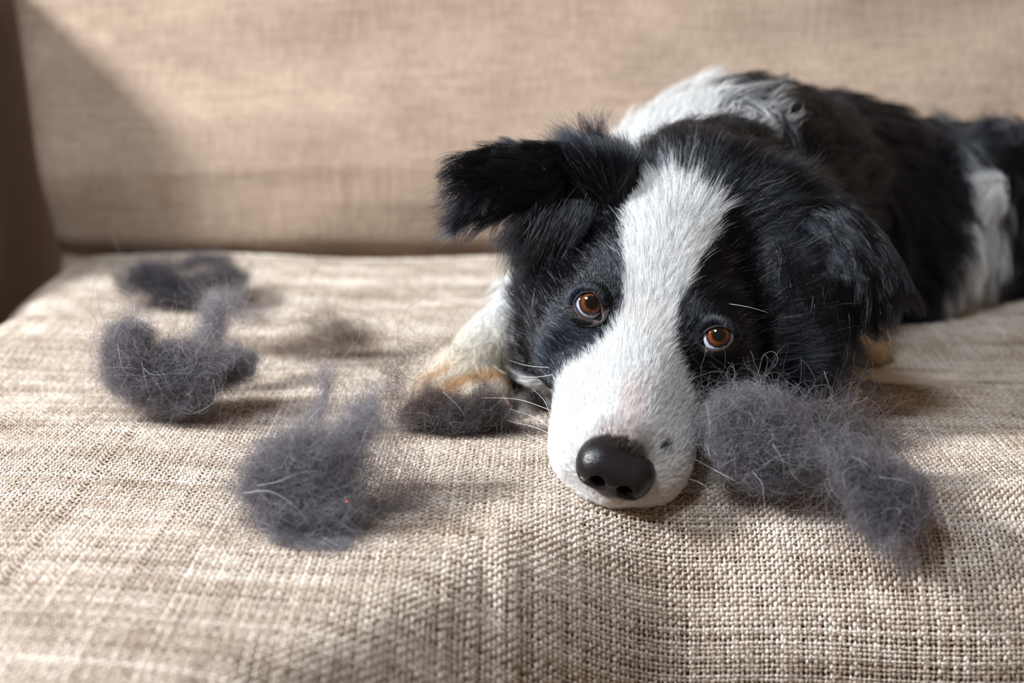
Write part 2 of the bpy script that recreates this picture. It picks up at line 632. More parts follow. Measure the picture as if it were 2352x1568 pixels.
def surface_nets(D, g0, vox):
    ins = D < 0
    nx_, ny_, nz_ = D.shape
    c = np.zeros((nx_ - 1, ny_ - 1, nz_ - 1), np.int8)
    for i in (0, 1):
        for j in (0, 1):
            for k in (0, 1):
                c += ins[i:nx_ - 1 + i, j:ny_ - 1 + j, k:nz_ - 1 + k]
    act = (c > 0) & (c < 8)
    ci = np.argwhere(act)
    vid = np.full(act.shape, -1, np.int64)
    vid[act] = np.arange(len(ci))
    acc = np.zeros((len(ci), 3)); cnt = np.zeros(len(ci))
    corners = [(0, 0, 0), (1, 0, 0), (0, 1, 0), (1, 1, 0), (0, 0, 1), (1, 0, 1), (0, 1, 1), (1, 1, 1)]
    for a in range(8):
        for ax in range(3):
            ca = np.array(corners[a])
            if ca[ax] == 1: continue
            cb = ca.copy(); cb[ax] = 1
            ia, ib = ci + ca, ci + cb
            da = D[ia[:, 0], ia[:, 1], ia[:, 2]]; db = D[ib[:, 0], ib[:, 1], ib[:, 2]]
            m = (da < 0) != (db < 0)
            t = da[m] / (da[m] - db[m])
            acc[m] += ca + (cb - ca) * t[:, None]
            cnt[m] += 1
    V = g0 + vox * (ci + acc / np.maximum(cnt, 1)[:, None])
    faces = []
    for ax in range(3):
        b, c_ = (ax + 1) % 3, (ax + 2) % 3
        s0 = [slice(None)] * 3; s1 = [slice(None)] * 3
        s0[ax] = slice(0, -1); s1[ax] = slice(1, None)
        e = np.argwhere(ins[tuple(s0)] != ins[tuple(s1)])
        ok = (e[:, b] > 0) & (e[:, c_] > 0) & (e[:, b] < act.shape[b]) & (e[:, c_] < act.shape[c_]) & (e[:, ax] < act.shape[ax])
        e = e[ok]
        q = []
        for db, dc in ((-1, -1), (0, -1), (0, 0), (-1, 0)):
            k = e.copy(); k[:, b] += db; k[:, c_] += dc
            q.append(vid[k[:, 0], k[:, 1], k[:, 2]])
        q = np.stack(q, -1)
        fl = ins[e[:, 0], e[:, 1], e[:, 2]]
        q[~fl] = q[~fl][:, ::-1]
        faces.append(q)
    Fq = np.concatenate(faces)
    return V, Fq[(Fq >= 0).all(1)]


def smooth_mesh(V, Fq, it=2, w=0.5):
    e = np.concatenate([Fq[:, [0, 1]], Fq[:, [1, 2]], Fq[:, [2, 3]], Fq[:, [3, 0]]])
    for _ in range(it):
        acc = np.zeros_like(V); cnt = np.zeros(len(V))
        for a, b in ((0, 1), (1, 0)):
            np.add.at(acc, e[:, a], V[e[:, b]]); np.add.at(cnt, e[:, a], 1)
        V = V * (1 - w) + w * acc / np.maximum(cnt, 1)[:, None]
    return V


BV, BF = surface_nets(SD, G0, VOX)
BV = smooth_mesh(BV, BF, 2)
BVH = BVHTree.FromPolygons([tuple(v) for v in BV], [tuple(int(i) for i in f) for f in BF])


def hit(px, py, fallback=0.72):
    d = nrm(at(px, py, 1.0) - CAM)
    h = BVH.ray_cast(Vector(CAM), Vector(d))
    return np.array(h[0]) if h[0] is not None else at(px, py, fallback)


dog = tag(empty('dog', tuple(on_seat(1700, 760))),
          'black and white dog lying on the beige sofa with its chin on the seat', 'dog')

M_SKIN = simple_mat('dog_skin', (0.005, 0.005, 0.006), 0.8, 0.1)


def skin_mat():
    m, nt, b = new_mat('dog_skin_marked')
    N, L = nt.nodes, nt.links
    a = N.new('ShaderNodeAttribute'); a.attribute_name = 'tint'
    L.new(a.outputs['Color'], b.inputs['Base Color'])
    b.inputs['Roughness'].default_value = 0.8
    b.inputs['Specular IOR Level'].default_value = 0.15
    return m


M_BODY = skin_mat()
body = mesh_obj('body', BV, BF, M_BODY, dog)

# ------------------------------------------------------------------ markings, in the dog's own space
FA, FB = hu, nrm(np.cross(np.cross(hu, -(FWD)), hu) * 0 + (UPV - hu * (UPV @ hu)))
BLACK = np.array([0.0034, 0.0043, 0.0068])
WHITE = np.array([0.69, 0.70, 0.705])
CREAM = np.array([0.70, 0.63, 0.52])
TAN = np.array([0.47, 0.27, 0.13])


def face_ab(p):
    q = np.asarray(p) - E
    return np.stack([q @ FA, q @ FB], -1)


def marks(px_list):
    return [tuple(face_ab(hit(*p))) for p in px_list]


blaze = marks([(1478, 440), (1500, 428), (1545, 418), (1600, 440), (1652, 482), (1634, 540), (1600, 605), (1572, 662), (1550, 722), (1540, 780),
               (1556, 830), (1578, 885), (1604, 945)]) + \
    [tuple(face_ab(p)) for p in (at(1640, 1000, .69), at(1640, 1250, .69), at(1200, 1250, .69), at(1278, 890, .74))] + \
    marks([(1300, 846), (1332, 832), (1370, 806), (1404, 765), (1430, 708), (1437, 640), (1438, 560), (1448, 480)])
torso_white = [(1220, 420), (1300, 280), (1430, 170), (1560, 110), (1620, 150), (1625, 195), (1690, 205), (1750, 245), (1810, 290), (1800, 350), (1700, 365), (1600, 370), (1540, 400), (1480, 410), (1400, 430)]
torso_white = [tuple(face_ab(at(x, y, 0.93))) for x, y in torso_white]
freckle = face_ab(hit(1524, 1030))
TAIL_AB = [face_ab(at(2262, 440, 1.05)), face_ab(at(2240, 540, 1.06)), face_ab(at(2205, 670, 1.08))]
HEADC = H(0, -30, -30)


def colour_of(p, jitter=True):
    """Colour of the coat at points p (n,3)."""
    n = len(p)
    ab = face_ab(p)
    if jitter:
        ab = ab + 0.0011 * rng.normal(size=ab.shape)
    q = p - E
    depth = q @ FWD
    col = np.repeat(BLACK[None, :], n, 0)
    col = col * (1 + 0.5 * rng.random((n, 1)))
    face = (depth < 0.10)
    w = face & in_poly(ab[:, 0], ab[:, 1], blaze)
    # forelegs
    x, y, z = p.T
    qp = p - at(1060, 868, 0.835)
    leg = (np.linalg.norm(p - at(1140, 800, 0.865), axis=1) < 0.075) & (px_of(p)[:, 0] < 1190) & (depth > 0.05)
    rleg = np.linalg.norm(p - at(1975, 805, 0.915), axis=1) < 0.030
    tw = (depth > 0.13) & in_poly(ab[:, 0], ab[:, 1], torso_white) & (np.abs(x - 0.2) < 0.28)
    # streaks where white runs into black along the shoulder
    s = wave_noise(np.stack([ab[:, 0] * 0.35 + ab[:, 1] * 0.5, ab[:, 1] * 2.2 + ab[:, 0] * 0.6], -1), 60, 5)
    tw &= ~((ab[:, 0] > face_ab(at(1640, 250, .93))[0]) & (s < 0.05))
    tail = np.zeros(n, bool)
    for c, r in zip(TAIL_AB, (0.016, 0.021, 0.028)):
        tail |= (np.linalg.norm(ab - c, axis=1) < r) & (depth > 0.26)
    wh = WHITE * (0.72 + 0.42 * rng.random((n, 1)))
    col = np.where((w | tw | tail)[:, None], wh, col)
    chest = (depth > 0.04) & (z < 0.03) & (np.abs(ab[:, 0] + 0.045) < 0.012) & (ab[:, 1] < -0.02)
    col = np.where(chest[:, None], wh, col)
    cr = CREAM * (0.85 + 0.3 * rng.random((n, 1)))
    up = smooth01((z - 0.028) / 0.025)[:, None]
    lw = cr * (1 - up) + wh * up
    toes = smooth01((0.055 - np.linalg.norm(p - at(1100, 900, 0.80), axis=1)) / 0.03)[:, None] * smooth01((0.036 - z) / 0.014)[:, None]
    toes = toes * np.clip(0.55 + 0.6 * wave_noise(p, 45, 3), 0, 1)[:, None]
    lw = lw * (1 - toes) + TAN * toes
    col = np.where(leg[:, None], lw, col)
    col = np.where(rleg[:, None], np.array([0.60, 0.44, 0.27]) * (0.85 + 0.3 * rng.random((n, 1))), col)
    fr = (np.linalg.norm(ab - freckle, axis=1) < 0.0028) & face
    col = np.where(fr[:, None], BLACK * 3, col)
    # pinkish bare bridge above the nose, darkening to it
    hq = q @ HA.T
    nose = smooth01((hq[:, 1] - 0.066) / 0.015) * smooth01((0.017 - np.abs(hq[:, 0])) / 0.007) * smooth01((hq[:, 2] + 0.022) / 0.01)
    nose = (nose * (w | fr))[:, None]
    dk = np.array([0.055, 0.042, 0.042])
    pk = np.array([0.62, 0.47, 0.42])
    pkf = smooth01((hq[:, 1] - 0.035) / 0.02)[:, None] * smooth01((0.011 - np.abs(hq[:, 0])) / 0.008)[:, None] * smooth01((hq[:, 2] + 0.02) / 0.01)[:, None]
    col = np.where((w & face)[:, None], col * (1 - 0.35 * pkf) + pk * 0.35 * pkf, col)
    col = col * (1 - nose) + dk * nose
    return col, w, tw | tail


bc, bw, bt = colour_of(BV, False)
ca = body.data.attributes.new('tint', 'FLOAT_COLOR', 'POINT')
skin = bc * 0.55
skin[bw] = np.array([0.74, 0.68, 0.65])
skin[((BV - E) @ hf > 0.078) & (np.abs((BV - E) @ hu) < 0.0135) & ((BV - E) @ hn > -0.027)] = 0.012
rgba = np.ones((len(BV), 4), np.float32); rgba[:, :3] = skin
ca.data.foreach_set('color', rgba.ravel())

# ------------------------------------------------------------------ fur
M_FUR = hair_mat('fur', 0.10, 0.25, 0.10)
M_TUFT = hair_mat('shed_fur', 0.42, 0.6, 0.55)


def grow(name, parent, roots, nor, d, length, lift, col, r0, K=6, clump=0.5, n_guides=None, curl=0.05, grav=0.15, mat=None, seed=1, tip=0.15, kind='stuff', lock=0.16):
    """Strands from roots, leaving along d raised by lift from the skin, bending down to it, gathered in locks."""
    r = np.random.default_rng(seed)
    n = len(roots)
    length = np.broadcast_to(length, (n,)) * r.uniform(0.72, 1.15, n)
    lift = np.broadcast_to(lift, (n,))
    near = None
    if clump > 0:
        ng = n_guides or max(8, n // 14)
        gi = r.choice(n, min(ng, n), replace=False)
        kd = KDTree(len(gi))
        for i, g in enumerate(gi): kd.insert(roots[g], i)
        kd.balance()
        near = gi[np.fromiter((kd.find(p)[1] for p in roots), int, n)]
        lift = lift * (1 + lock * r.normal(size=n))[near]
        length = length * (1 + 0.18 * r.normal(size=n).clip(-2, 2))[near]
        d = nrm(d) + lock * r.normal(size=d.shape)[near]
    d = d - nor * np.sum(d * nor, 1)[:, None]
    d = nrm(nrm(d) + 0.085 * r.normal(size=d.shape))
    side = np.cross(nor, d)
    t = np.linspace(0, 1, K)[None, :, None]
    L = length[:, None, None]
    cl, sl = np.cos(lift)[:, None, None], np.sin(lift)[:, None, None]
    sway = (curl * r.normal(size=n))[:, None, None]
    P = roots[:, None, :] + L * (d[:, None, :] * cl * (t - 0.08 * t * t) + nor[:, None, :] * sl * (t - 0.55 * t * t)
                                 + side[:, None, :] * sway * t * t)
    P[:, :, 2] -= (L * np.broadcast_to(grav, (n,))[:, None, None] * t * t)[:, :, 0]
    P += (L * 0.012) * t * r.normal(size=(n, K, 3))
    if clump > 0:
        tgt = P[near] + (roots - roots[near])[:, None, :] * (1 - t * 0.85)
        w = np.clip(clump * r.uniform(0.3, 1.25, n), 0, 0.97)[:, None, None] * t ** 1.2
        P = P * (1 - w) + tgt * w
    tz = t[0, :, 0]
    R = np.broadcast_to(r0, (n,))[:, None] * (1 - (1 - tip) * tz[None, :] ** 1.6) * r.uniform(0.75, 1.25, (n, 1))
    # keep out of the seat
    zz = seat_z(P[..., 0], P[..., 1]) + 0.0013
    P[..., 2] = np.maximum(P[..., 2], zz)
    o = curves_obj(name, P, R, col, mat or M_FUR, parent)
    if kind: o['kind'] = kind
    return o


def sample_mesh(V, Fq, n, weight=None, seed=0):
    r = np.random.default_rng(seed)
    tri = np.concatenate([Fq[:, [0, 1, 2]], Fq[:, [0, 2, 3]]])
    a, b, c = V[tri[:, 0]], V[tri[:, 1]], V[tri[:, 2]]
    cr = np.cross(b - a, c - a)
    ar = np.linalg.norm(cr, axis=1)
    w = ar if weight is None else ar * weight((a + b + c) / 3, nrm(cr))
    k = r.choice(len(tri), n, p=w / w.sum())
    u, v = r.random(n), r.random(n)
    f = u + v > 1
    u[f], v[f] = 1 - u[f], 1 - v[f]
    p = a[k] + u[:, None] * (b - a)[k] + v[:, None] * (c - a)[k]
    # smooth normals
    vn = np.zeros_like(V)
    for i in range(3): np.add.at(vn, tri[:, i], cr)
    vn = nrm(vn)
    nn = nrm(vn[tri[k, 0]] * (1 - u - v)[:, None] + vn[tri[k, 1]] * u[:, None] + vn[tri[k, 2]] * v[:, None])
    return p, nn


# --- eyes first, so the face fur can part around them
EYES = []
for cx, cy, gx_, gy_ in ((1351, 700, 1360, 694), (1647, 774, 1651, 768)):
    s = hit(cx, cy)
    z = float(px_of(s)[2])
    c = at(cx, cy, z + 0.0052)
    EYES.append((c, z, cx, cy, gx_, gy_))
EYE_R = 0.0103

HEAD_R = lambda p: np.linalg.norm(p - H(0, 5, -25), axis=1)


def head_mask(p):
    q = (p - E)
    h = q @ HA.T
    dep = q @ FWD
    return (dep < 0.085) & (np.abs(h[:, 0]) < 0.085) & (h[:, 1] > -0.115) & ~((px_of(p)[:, 0] < 1195) & (px_of(p)[:, 1] > 640) & (dep > 0.055))


def face_weight(c, n):
    m = head_mask(c).astype(float)
    vis = ((CAM - c) * n).sum(1) > -0.12
    hh = (c - E) @ HA.T
    return m * np.where(vis, 1.0, 0.12) * (1 + 1.6 * smooth01((hh[:, 1] - 5) / 0.030 * 1.0 if False else (hh[:, 1] - 0.005) / 0.03))


def body_weight(c, n):
    m = (~head_mask(c)).astype(float)
    vis = ((CAM - c) * n).sum(1) > -0.35
    return m * np.where(vis, 1.0, 0.25) * np.where(c[:, 2] - seat_z(c[:, 0], c[:, 1]) < 0.004, 0.15, 1.0)


NF = 165000
p, nn = sample_mesh(BV, BF, NF, face_weight, 3)
h = (p - E) @ HA.T * 1000
keep = np.ones(len(p), bool)
for c, z, cx, cy, gx_, gy_ in EYES:
    ab = face_ab(p) - face_ab(c)
    keep &= ~((np.hypot(ab[:, 0], ab[:, 1] * 1.08) < 0.0086) & (np.linalg.norm(p - c, axis=1) < 0.0125))
nose_in = (h[:, 1] > 85) & (np.abs(h[:, 0]) < 15.5) & (h[:, 2] > -27)
keep &= ~nose_in
p, nn, h = p[keep], nn[keep], h[keep]
u, f, n_ = h.T
col, wm, _ = colour_of(p)
# nap: back from the nose, fanning outwards over brow and cheek
d = -hf[None, :] + hu[None, :] * (np.sign(u) * np.clip(np.abs(u) / 42, 0, 1.0) * np.where(f < 25, 1.05, 0.35))[:, None]
side_low = smooth01((-n_ - 30) / 25)
d = d - hn[None, :] * (0.8 * side_low)[:, None]
# the hair curves over and round the eyes
for c, z, cx, cy, gx_, gy_ in EYES:
    ab = face_ab(p) - face_ab(c)
    rr = np.linalg.norm(ab, axis=1)
    w = np.exp(-(rr / 0.014) ** 2)
    d = d + (1.6 * w)[:, None] * (ab[:, :1] / np.maximum(rr, 1e-4)[:, None] * FA + ab[:, 1:] / np.maximum(rr, 1e-4)[:, None] * FB)
d = d + 0.14 * np.stack([wave_noise(p, 40, 11), wave_noise(p, 40, 12), wave_noise(p, 40, 13)], -1)
Lh = np.interp(f, [-115, -70, -40, -10, 10, 40, 75, 95], [28, 20, 15, 11.5, 9.0, 6.6, 4.8, 3.2])
Lh = Lh + 12 * smooth01((np.abs(u) - 42) / 14) * smooth01((-f + 5) / 30)
for c, z, cx, cy, gx_, gy_ in EYES:
    rr = np.linalg.norm(p - c, axis=1)
    Lh = np.where(rr < 0.02, np.minimum(Lh, 2.6 + 5.0 * smooth01((rr - 0.010) / 0.010)), Lh)
lift = np.interp(f, [-100, -30, 10, 60, 95], [0.50, 0.34, 0.26, 0.30, 0.42])
rad = np.interp(f, [-110, -20, 60, 95], [0.000090, 0.000070, 0.00006, 0.00005])
# scattered strands tinted pale, painting streak highlights into the black
pale = (rng.random(len(p)) < 0.022) & (col[:, 0] < 0.05)
col[pale] = np.array([0.30, 0.30, 0.31])
grow('face_fur', body, p, nn, d, Lh * 0.001, lift, col, rad, K=6, clump=0.34, n_guides=len(p) // 16, curl=0.06, grav=0.04, seed=31, lock=0.10)

# --- body coat
NB = 60000
p, nn = sample_mesh(BV, BF, NB, body_weight, 4)
col, _, _ = colour_of(p)
q = p - E
pp = px_of(p)
flow = nrm(RGT * 0.85 + FWD * 0.45 - UPV * 0.25)[None, :] + np.zeros_like(p)
down = np.array([0, 0, -1.0])
flow = flow + down * (0.9 * smooth01((0.12 - p[:, 2]) / 0.1))[:, None]
Lb = np.full(len(p), 0.034)
lift = np.full(len(p), 0.38)
dep = q @ FWD
neck = smooth01((0.24 - dep) / 0.10)
# ruff and cheeks: long locks running out and down from the face
out = np.sign((p - E) @ hu)[:, None] * RGT * 0.55
ruffm = (dep < 0.11)
flow = np.where(ruffm[:, None], out + down * 0.9 + FWD * 0.25, flow)
flow = np.where(((pp[:, 1] < 480) & (dep < 0.22))[:, None], UPV * 0.55 + RGT * 0.55 + FWD * 0.5, flow)
legm = (pp[:, 0] < 1195) & (pp[:, 1] > 650) & (dep > 0.04)
rlegm = np.linalg.norm(p - at(1978, 802, 0.915), axis=1) < 0.024
flow = np.where(legm[:, None], (at(1030, 900, .815) - at(1250, 690, .9))[None, :] * 8 + down * 0.15, flow)
Lb = np.where(legm, 0.0085, Lb); lift = np.where(legm, 0.3, lift)
Lb = np.where(rlegm, 0.005, Lb)
tailm = (pp[:, 0] > 2190) & (np.linalg.norm(p - at(2262, 470, 1.065), axis=1) < 0.11) & (dep < 0.37)
flow = np.where(tailm[:, None], np.where((pp[:, 1] > 400)[:, None], down * 1.0 - RGT * 0.15, -RGT * 0.5 + UPV * 0.35), flow)
Lb = np.where(tailm, 0.036, Lb)
flow = flow + 0.35 * np.stack([wave_noise(p, 18, 41), wave_noise(p, 18, 42), wave_noise(p, 18, 43)], -1)
Lb = np.where((pp[:, 1] < 480) & (dep < 0.13) & (pp[:, 0] < 1480), 0.011, Lb)
rb = np.where(legm | rlegm, 0.00010, 0.00014)
grow('coat', body, p, nn, flow, Lb, lift, col, rb, K=7, clump=0.75, n_guides=len(p) // 40, curl=0.16, grav=0.16, seed=32, lock=0.30)

# ------------------------------------------------------------------ eyes
def eye_mat():
    m, nt, b = new_mat('eye')
    N, L = nt.nodes, nt.links
    tc = N.new('ShaderNodeTexCoord')
    sep = N.new('ShaderNodeSeparateXYZ'); L.new(tc.outputs['Object'], sep.inputs[0])
    cmb = N.new('ShaderNodeCombineXYZ'); L.new(sep.outputs['X'], cmb.inputs['X']); L.new(sep.outputs['Y'], cmb.inputs['Y'])
    ln_ = N.new('ShaderNodeVectorMath'); ln_.operation = 'LENGTH'; L.new(cmb.outputs[0], ln_.inputs[0])
    nz = N.new('ShaderNodeTexNoise'); nz.inputs['Scale'].default_value = 900; nz.inputs['Detail'].default_value = 3
    L.new(tc.outputs['Object'], nz.inputs['Vector'])
    ns = N.new('ShaderNodeMath'); ns.operation = 'MULTIPLY_ADD'; ns.inputs[1].default_value = 0.0011; ns.inputs[2].default_value = -0.00055
    L.new(nz.outputs['Fac'], ns.inputs[0])
    ad = N.new('ShaderNodeMath'); ad.operation = 'ADD'; L.new(ln_.outputs['Value'], ad.inputs[0]); L.new(ns.outputs[0], ad.inputs[1])
    mr = N.new('ShaderNodeMapRange'); mr.inputs['From Max'].default_value = 0.008
    L.new(ad.outputs[0], mr.inputs['Value'])
    cr = N.new('ShaderNodeValToRGB')
    e = cr.color_ramp.elements
    e[0].position = 0.0; e[0].color = (0.003, 0.003, 0.004, 1)
    e[1].position = 1.0; e[1].color = (0.33, 0.35, 0.42, 1)  # eye white darkened, the lid's shade put into its colour
    for pos, c in ((0.38, (0.004, 0.003, 0.003)), (0.45, (0.030, 0.011, 0.006)), (0.55, (0.125, 0.037, 0.011)), (0.65, (0.070, 0.019, 0.008)),
                   (0.72, (0.045, 0.014, 0.008)), (0.765, (0.008, 0.006, 0.010)), (0.80, (0.03, 0.03, 0.05)), (0.83, (0.32, 0.34, 0.41))):
        x = e.new(pos); x.color = (*c, 1)
    L.new(mr.outputs[0], cr.inputs['Fac'])
    L.new(cr.outputs['Color'], b.inputs['Base Color'])
    b.inputs['Roughness'].default_value = 0.3
    b.inputs['Specular IOR Level'].default_value = 0.0
    b.inputs['Coat Weight'].default_value = 1.0
    b.inputs['Coat Roughness'].default_value = 0.01
    b.inputs['Coat IOR'].default_value = 1.38
    return m


M_EYE = eye_mat()


def lid_mat():
    m, nt, b = new_mat('eyelid_skin')
    N, L = nt.nodes, nt.links
    a = N.new('ShaderNodeAttribute'); a.attribute_name = 'tint'
    L.new(a.outputs['Color'], b.inputs['Base Color'])
    b.inputs['Roughness'].default_value = 0.55
    b.inputs['Specular IOR Level'].default_value = 0.2
    return m


M_LID = lid_mat()
LIDS = [
    [(1321, 695), (1325, 686), (1333, 678), (1345, 673), (1358, 673), (1368, 680), (1375, 690), (1379, 702), (1380, 715), (1380, 726), (1377, 733), (1365, 733), (1351, 732), (1338, 725), (1328, 714), (1322, 702)],
    [(1609, 784), (1613, 775), (1620, 766), (1630, 758), (1642, 753), (1656, 752), (1668, 756), (1677, 761), (1682, 768), (1682, 777), (1677, 787), (1667, 796), (1654, 801), (1640, 802), (1627, 799), (1616, 792)],
]
LID_FUR = []
for (c, z, cx, cy, gx_, gy_), outline in zip(EYES, LIDS):
    # eyeball, its axis along the gaze
    bm_v, bm_f = [], []
    nu, nv = 40, 32
    for j in range(nv + 1):
        th = math.pi * j / nv
        for i in range(nu):
            ph = 2 * math.pi * i / nu
            rr = EYE_R * (1 + 0.055 * math.exp(-((th) / 0.42) ** 2))
            bm_v.append((rr * math.sin(th) * math.cos(ph), rr * math.sin(th) * math.sin(ph), rr * math.cos(th)))
    for j in range(nv):
        for i in range(nu):
            bm_f.append((j * nu + i, (j + 1) * nu + i, (j + 1) * nu + (i + 1) % nu, j * nu + (i + 1) % nu))
    me = bpy.data.meshes.new('eye')
    me.from_pydata(bm_v, [], bm_f); me.update()
    me.polygons.foreach_set('use_smooth', [True] * len(me.polygons))
    me.materials.append(M_EYE)
    eo = bpy.data.objects.new('eye', me); COL.objects.link(eo)
    eo.parent = dog
    eo.location = Vector(c) - dog.location
    tgt = at(gx_, gy_, z - 0.0055)
    eo.rotation_euler = Vector(tgt - c).to_track_quat('Z', 'Y').to_euler()
    # lids: a ring of skin from the eyeball out to the face
    oc = np.array(outline, float)
    # resample the outline smoothly
    m = len(oc); ss = np.linspace(0, m, 64, endpoint=False)
    i0 = np.floor(ss).astype(int); tt_ = (ss - i0)[:, None]
    g = lambda k: oc[(i0 + k) % m]
    oc = 0.5 * ((2 * g(0)) + (-g(-1) + g(1)) * tt_ + (2 * g(-1) - 5 * g(0) + 4 * g(1) - g(2)) * tt_ ** 2 + (-g(-1) + 3 * g(0) - 3 * g(1) + g(2)) * tt_ ** 3)
    cen = oc.mean(0)
    rows = []
    lower = np.clip((oc[:, 1] - cen[1]) / 25.0, -1, 1)
    mean_r = np.linalg.norm(oc - cen, axis=1).mean()
    for sc, kind_, rnd in ((0.97, 'in', 0), (1.0, 'rim', 0), (1.07, 'rim2', 0.05), (1.2, 'fold', 0.35), (1.36, 'mid', 0.75), (1.55, 'skin', 0.9)):
        row = []
        for (ox, oy), lw in zip(oc, lower):
            v_ = np.array([ox, oy]) - cen
            x, y = cen + v_ * sc * ((1 - rnd) + rnd * mean_r / np.linalg.norm(v_))
            ray = nrm(at(x, y, 1.0) - CAM)
            oc_ = CAM - c
            bq = oc_ @ ray
            rad_ = EYE_R + {'in': -0.0002, 'rim': 0.0005, 'rim2': 0.0013, 'fold': 0.0016, 'mid': 0.0012, 'skin': 0.0}[kind_]
            disc = bq * bq - (oc_ @ oc_ - rad_ ** 2)
            sk = hit(x, y)
            if disc > 0:
                ps = CAM + ray * (-bq - math.sqrt(disc))
                wgt = {'in': 0, 'rim': 0, 'rim2': 0.0, 'fold': 0.25, 'mid': 0.6, 'skin': 1.0}[kind_]
                q = ps * (1 - wgt) + (sk - ray * 0.0009) * wgt
                if kind_ in ('fold', 'mid'):
                    q = CAM + ray * min((q - CAM) @ ray, (sk - CAM) @ ray - 0.0009)
                row.append(q)
            else:
                row.append(sk - ray * 0.0009)
        rows.append(row)
    Pl = np.array(rows)
    kx, ky = Pl.shape[:2]
    fcs = [(a * ky + b_, a * ky + (b_ + 1) % ky, (a + 1) * ky + (b_ + 1) % ky, (a + 1) * ky + b_) for a in range(kx - 1) for b_ in range(ky)]
    lo = mesh_obj('eyelid', Pl.reshape(-1, 3), fcs, M_LID, dog)
    tc_ = np.ones((kx, ky, 4), np.float32)
    for a in range(kx):
        lw = smooth01((lower + 0.35) / 0.7)[:, None]
        dark = np.array([0.012, 0.010, 0.010])
        pinkish = np.array([0.11, 0.080, 0.078]) if cx < 1500 else np.array([0.05, 0.033, 0.028])
        wpink = {0: 0, 1: 0.1, 2: 0.45, 3: 0.75, 4: 0.12, 5: 0.0}[a]
        tc_[a, :, :3] = dark + (pinkish - dark) * lw * wpink
    at2 = lo.data.attributes.new('tint', 'FLOAT_COLOR', 'POINT')
    at2.data.foreach_set('color', tc_.ravel())
    # short hairs on the lids
    nl = 4200
    r = np.random.default_rng(int(cx))
    aa = r.integers(0, ky, nl); rowf = r.uniform(2.6, 4.95, nl)
    a0 = np.floor(rowf).astype(int); fr = (rowf - a0)[:, None]
    pr = Pl[a0, aa] * (1 - fr) + Pl[a0 + 1, aa] * fr
    fr2 = r.random((nl, 1)); pr2 = Pl[a0, (aa + 1) % ky] * (1 - fr) + Pl[a0 + 1, (aa + 1) % ky] * fr
    pr = pr * (1 - fr2) + pr2 * fr2
    outd = nrm(pr - (c + nrm(CAM - c) * 0.008))
    nr = nrm(pr - c) * 0.6 + nrm(CAM - c) * 0.4
    keep = r.random(nl) < np.where((lower[aa] > 0.1) & (rowf < 3.3), 0.45, 1.0)
    cl_ = np.where(((lower[aa] > 0.0) & (rowf < 3.4) & (r.random(nl) < 0.5))[:, None], np.array([0.05, 0.042, 0.042]), BLACK) * r.uniform(0.8, 1.6, (nl, 1))
    LID_FUR.append((pr[keep], nrm(nr)[keep], (outd - hf * 0.4)[keep], cl_[keep], lo, np.where(lower[aa] > 0.1, 0.0022, 0.0045)[keep]))
for i, (pr, nr, od, cl_, lo, ll) in enumerate(LID_FUR):
    grow('lid_hair', lo, pr, nr, od, ll, 0.35, cl_, 0.00009, K=4, clump=0, grav=0, seed=60 + i)

# ------------------------------------------------------------------ nose
def nose_mat():
    m, nt, b = new_mat('nose_leather')
    N, L = nt.nodes, nt.links
    tc = N.new('ShaderNodeTexCoord')
    vo = N.new('ShaderNodeTexVoronoi'); vo.inputs['Scale'].default_value = 1300
    L.new(tc.outputs['Object'], vo.inputs['Vector'])
    bp = N.new('ShaderNodeBump'); bp.inputs['Strength'].default_value = 0.28; bp.inputs['Distance'].default_value = 0.0005
    L.new(vo.outputs['Distance'], bp.inputs['Height'])
    L.new(bp.outputs[0], b.inputs['Normal'])
    b.inputs['Base Color'].default_value = (0.006, 0.005, 0.0065, 1)
    b.inputs['Roughness'].default_value = 0.33
    b.inputs['Specular IOR Level'].default_value = 0.42
    return m


SDB, G0B, G1B, GNB, AXB, VOXB = SD, G0, G1, GN, AX, VOX
VOX = 0.0008
nc = H(0, 88, -15)
G0 = nc - 0.028; G1 = nc + 0.028
GN = np.ceil((G1 - G0) / VOX).astype(int)
AX = [G0[i] + VOX * np.arange(GN[i]) for i in range(3)]
SD = np.full(GN, 1.0, np.float32)
RO = math.radians(7)
nu_ = hu * math.cos(RO) - hn * math.sin(RO)
nn2 = hn * math.cos(RO) + hu * math.sin(RO)
NA = np.stack([nu_, hf, nn2])


def HN(u, f, n):
    return H(0.5, 86.5, -16) + (nu_ * u + hf * (f - 87) + nn2 * (n + 9)) * 0.001


ell(HN(0, 85, -8.5), NA, (0.0165, 0.0130, 0.0090), 0.006)
ell(HN(-8.0, 86, -8.0), NA, (0.0100, 0.0125, 0.0095), 0.006)
ell(HN(8.0, 86, -9.0), NA, (0.0105, 0.0125, 0.0090), 0.006)
ell(HN(-10.5, 88, -11), NA, (0.0078, 0.0100, 0.0100), 0.005)
ell(HN(10.5, 88, -11), NA, (0.0078, 0.0100, 0.0100), 0.005)
ell(HN(0, 89.5, -13), NA, (0.0085, 0.0085, 0.0120), 0.006)
XN = np.stack(np.meshgrid(*AX, indexing='ij'), -1)


def carve(a, b, ra, rb, k):
    global SD
    a = np.asarray(a); b = np.asarray(b)
    ab = b - a
    t = np.clip(((XN - a) @ ab) / (ab @ ab), 0, 1)
    d = np.linalg.norm(XN - a - t[..., None] * ab, axis=-1) - (ra + (rb - ra) * t)
    h = np.clip(0.5 - 0.5 * (SD + d) / k, 0, 1)
    SD = (SD * (1 - h) - d * h + k * h * (1 - h)).astype(np.float32)


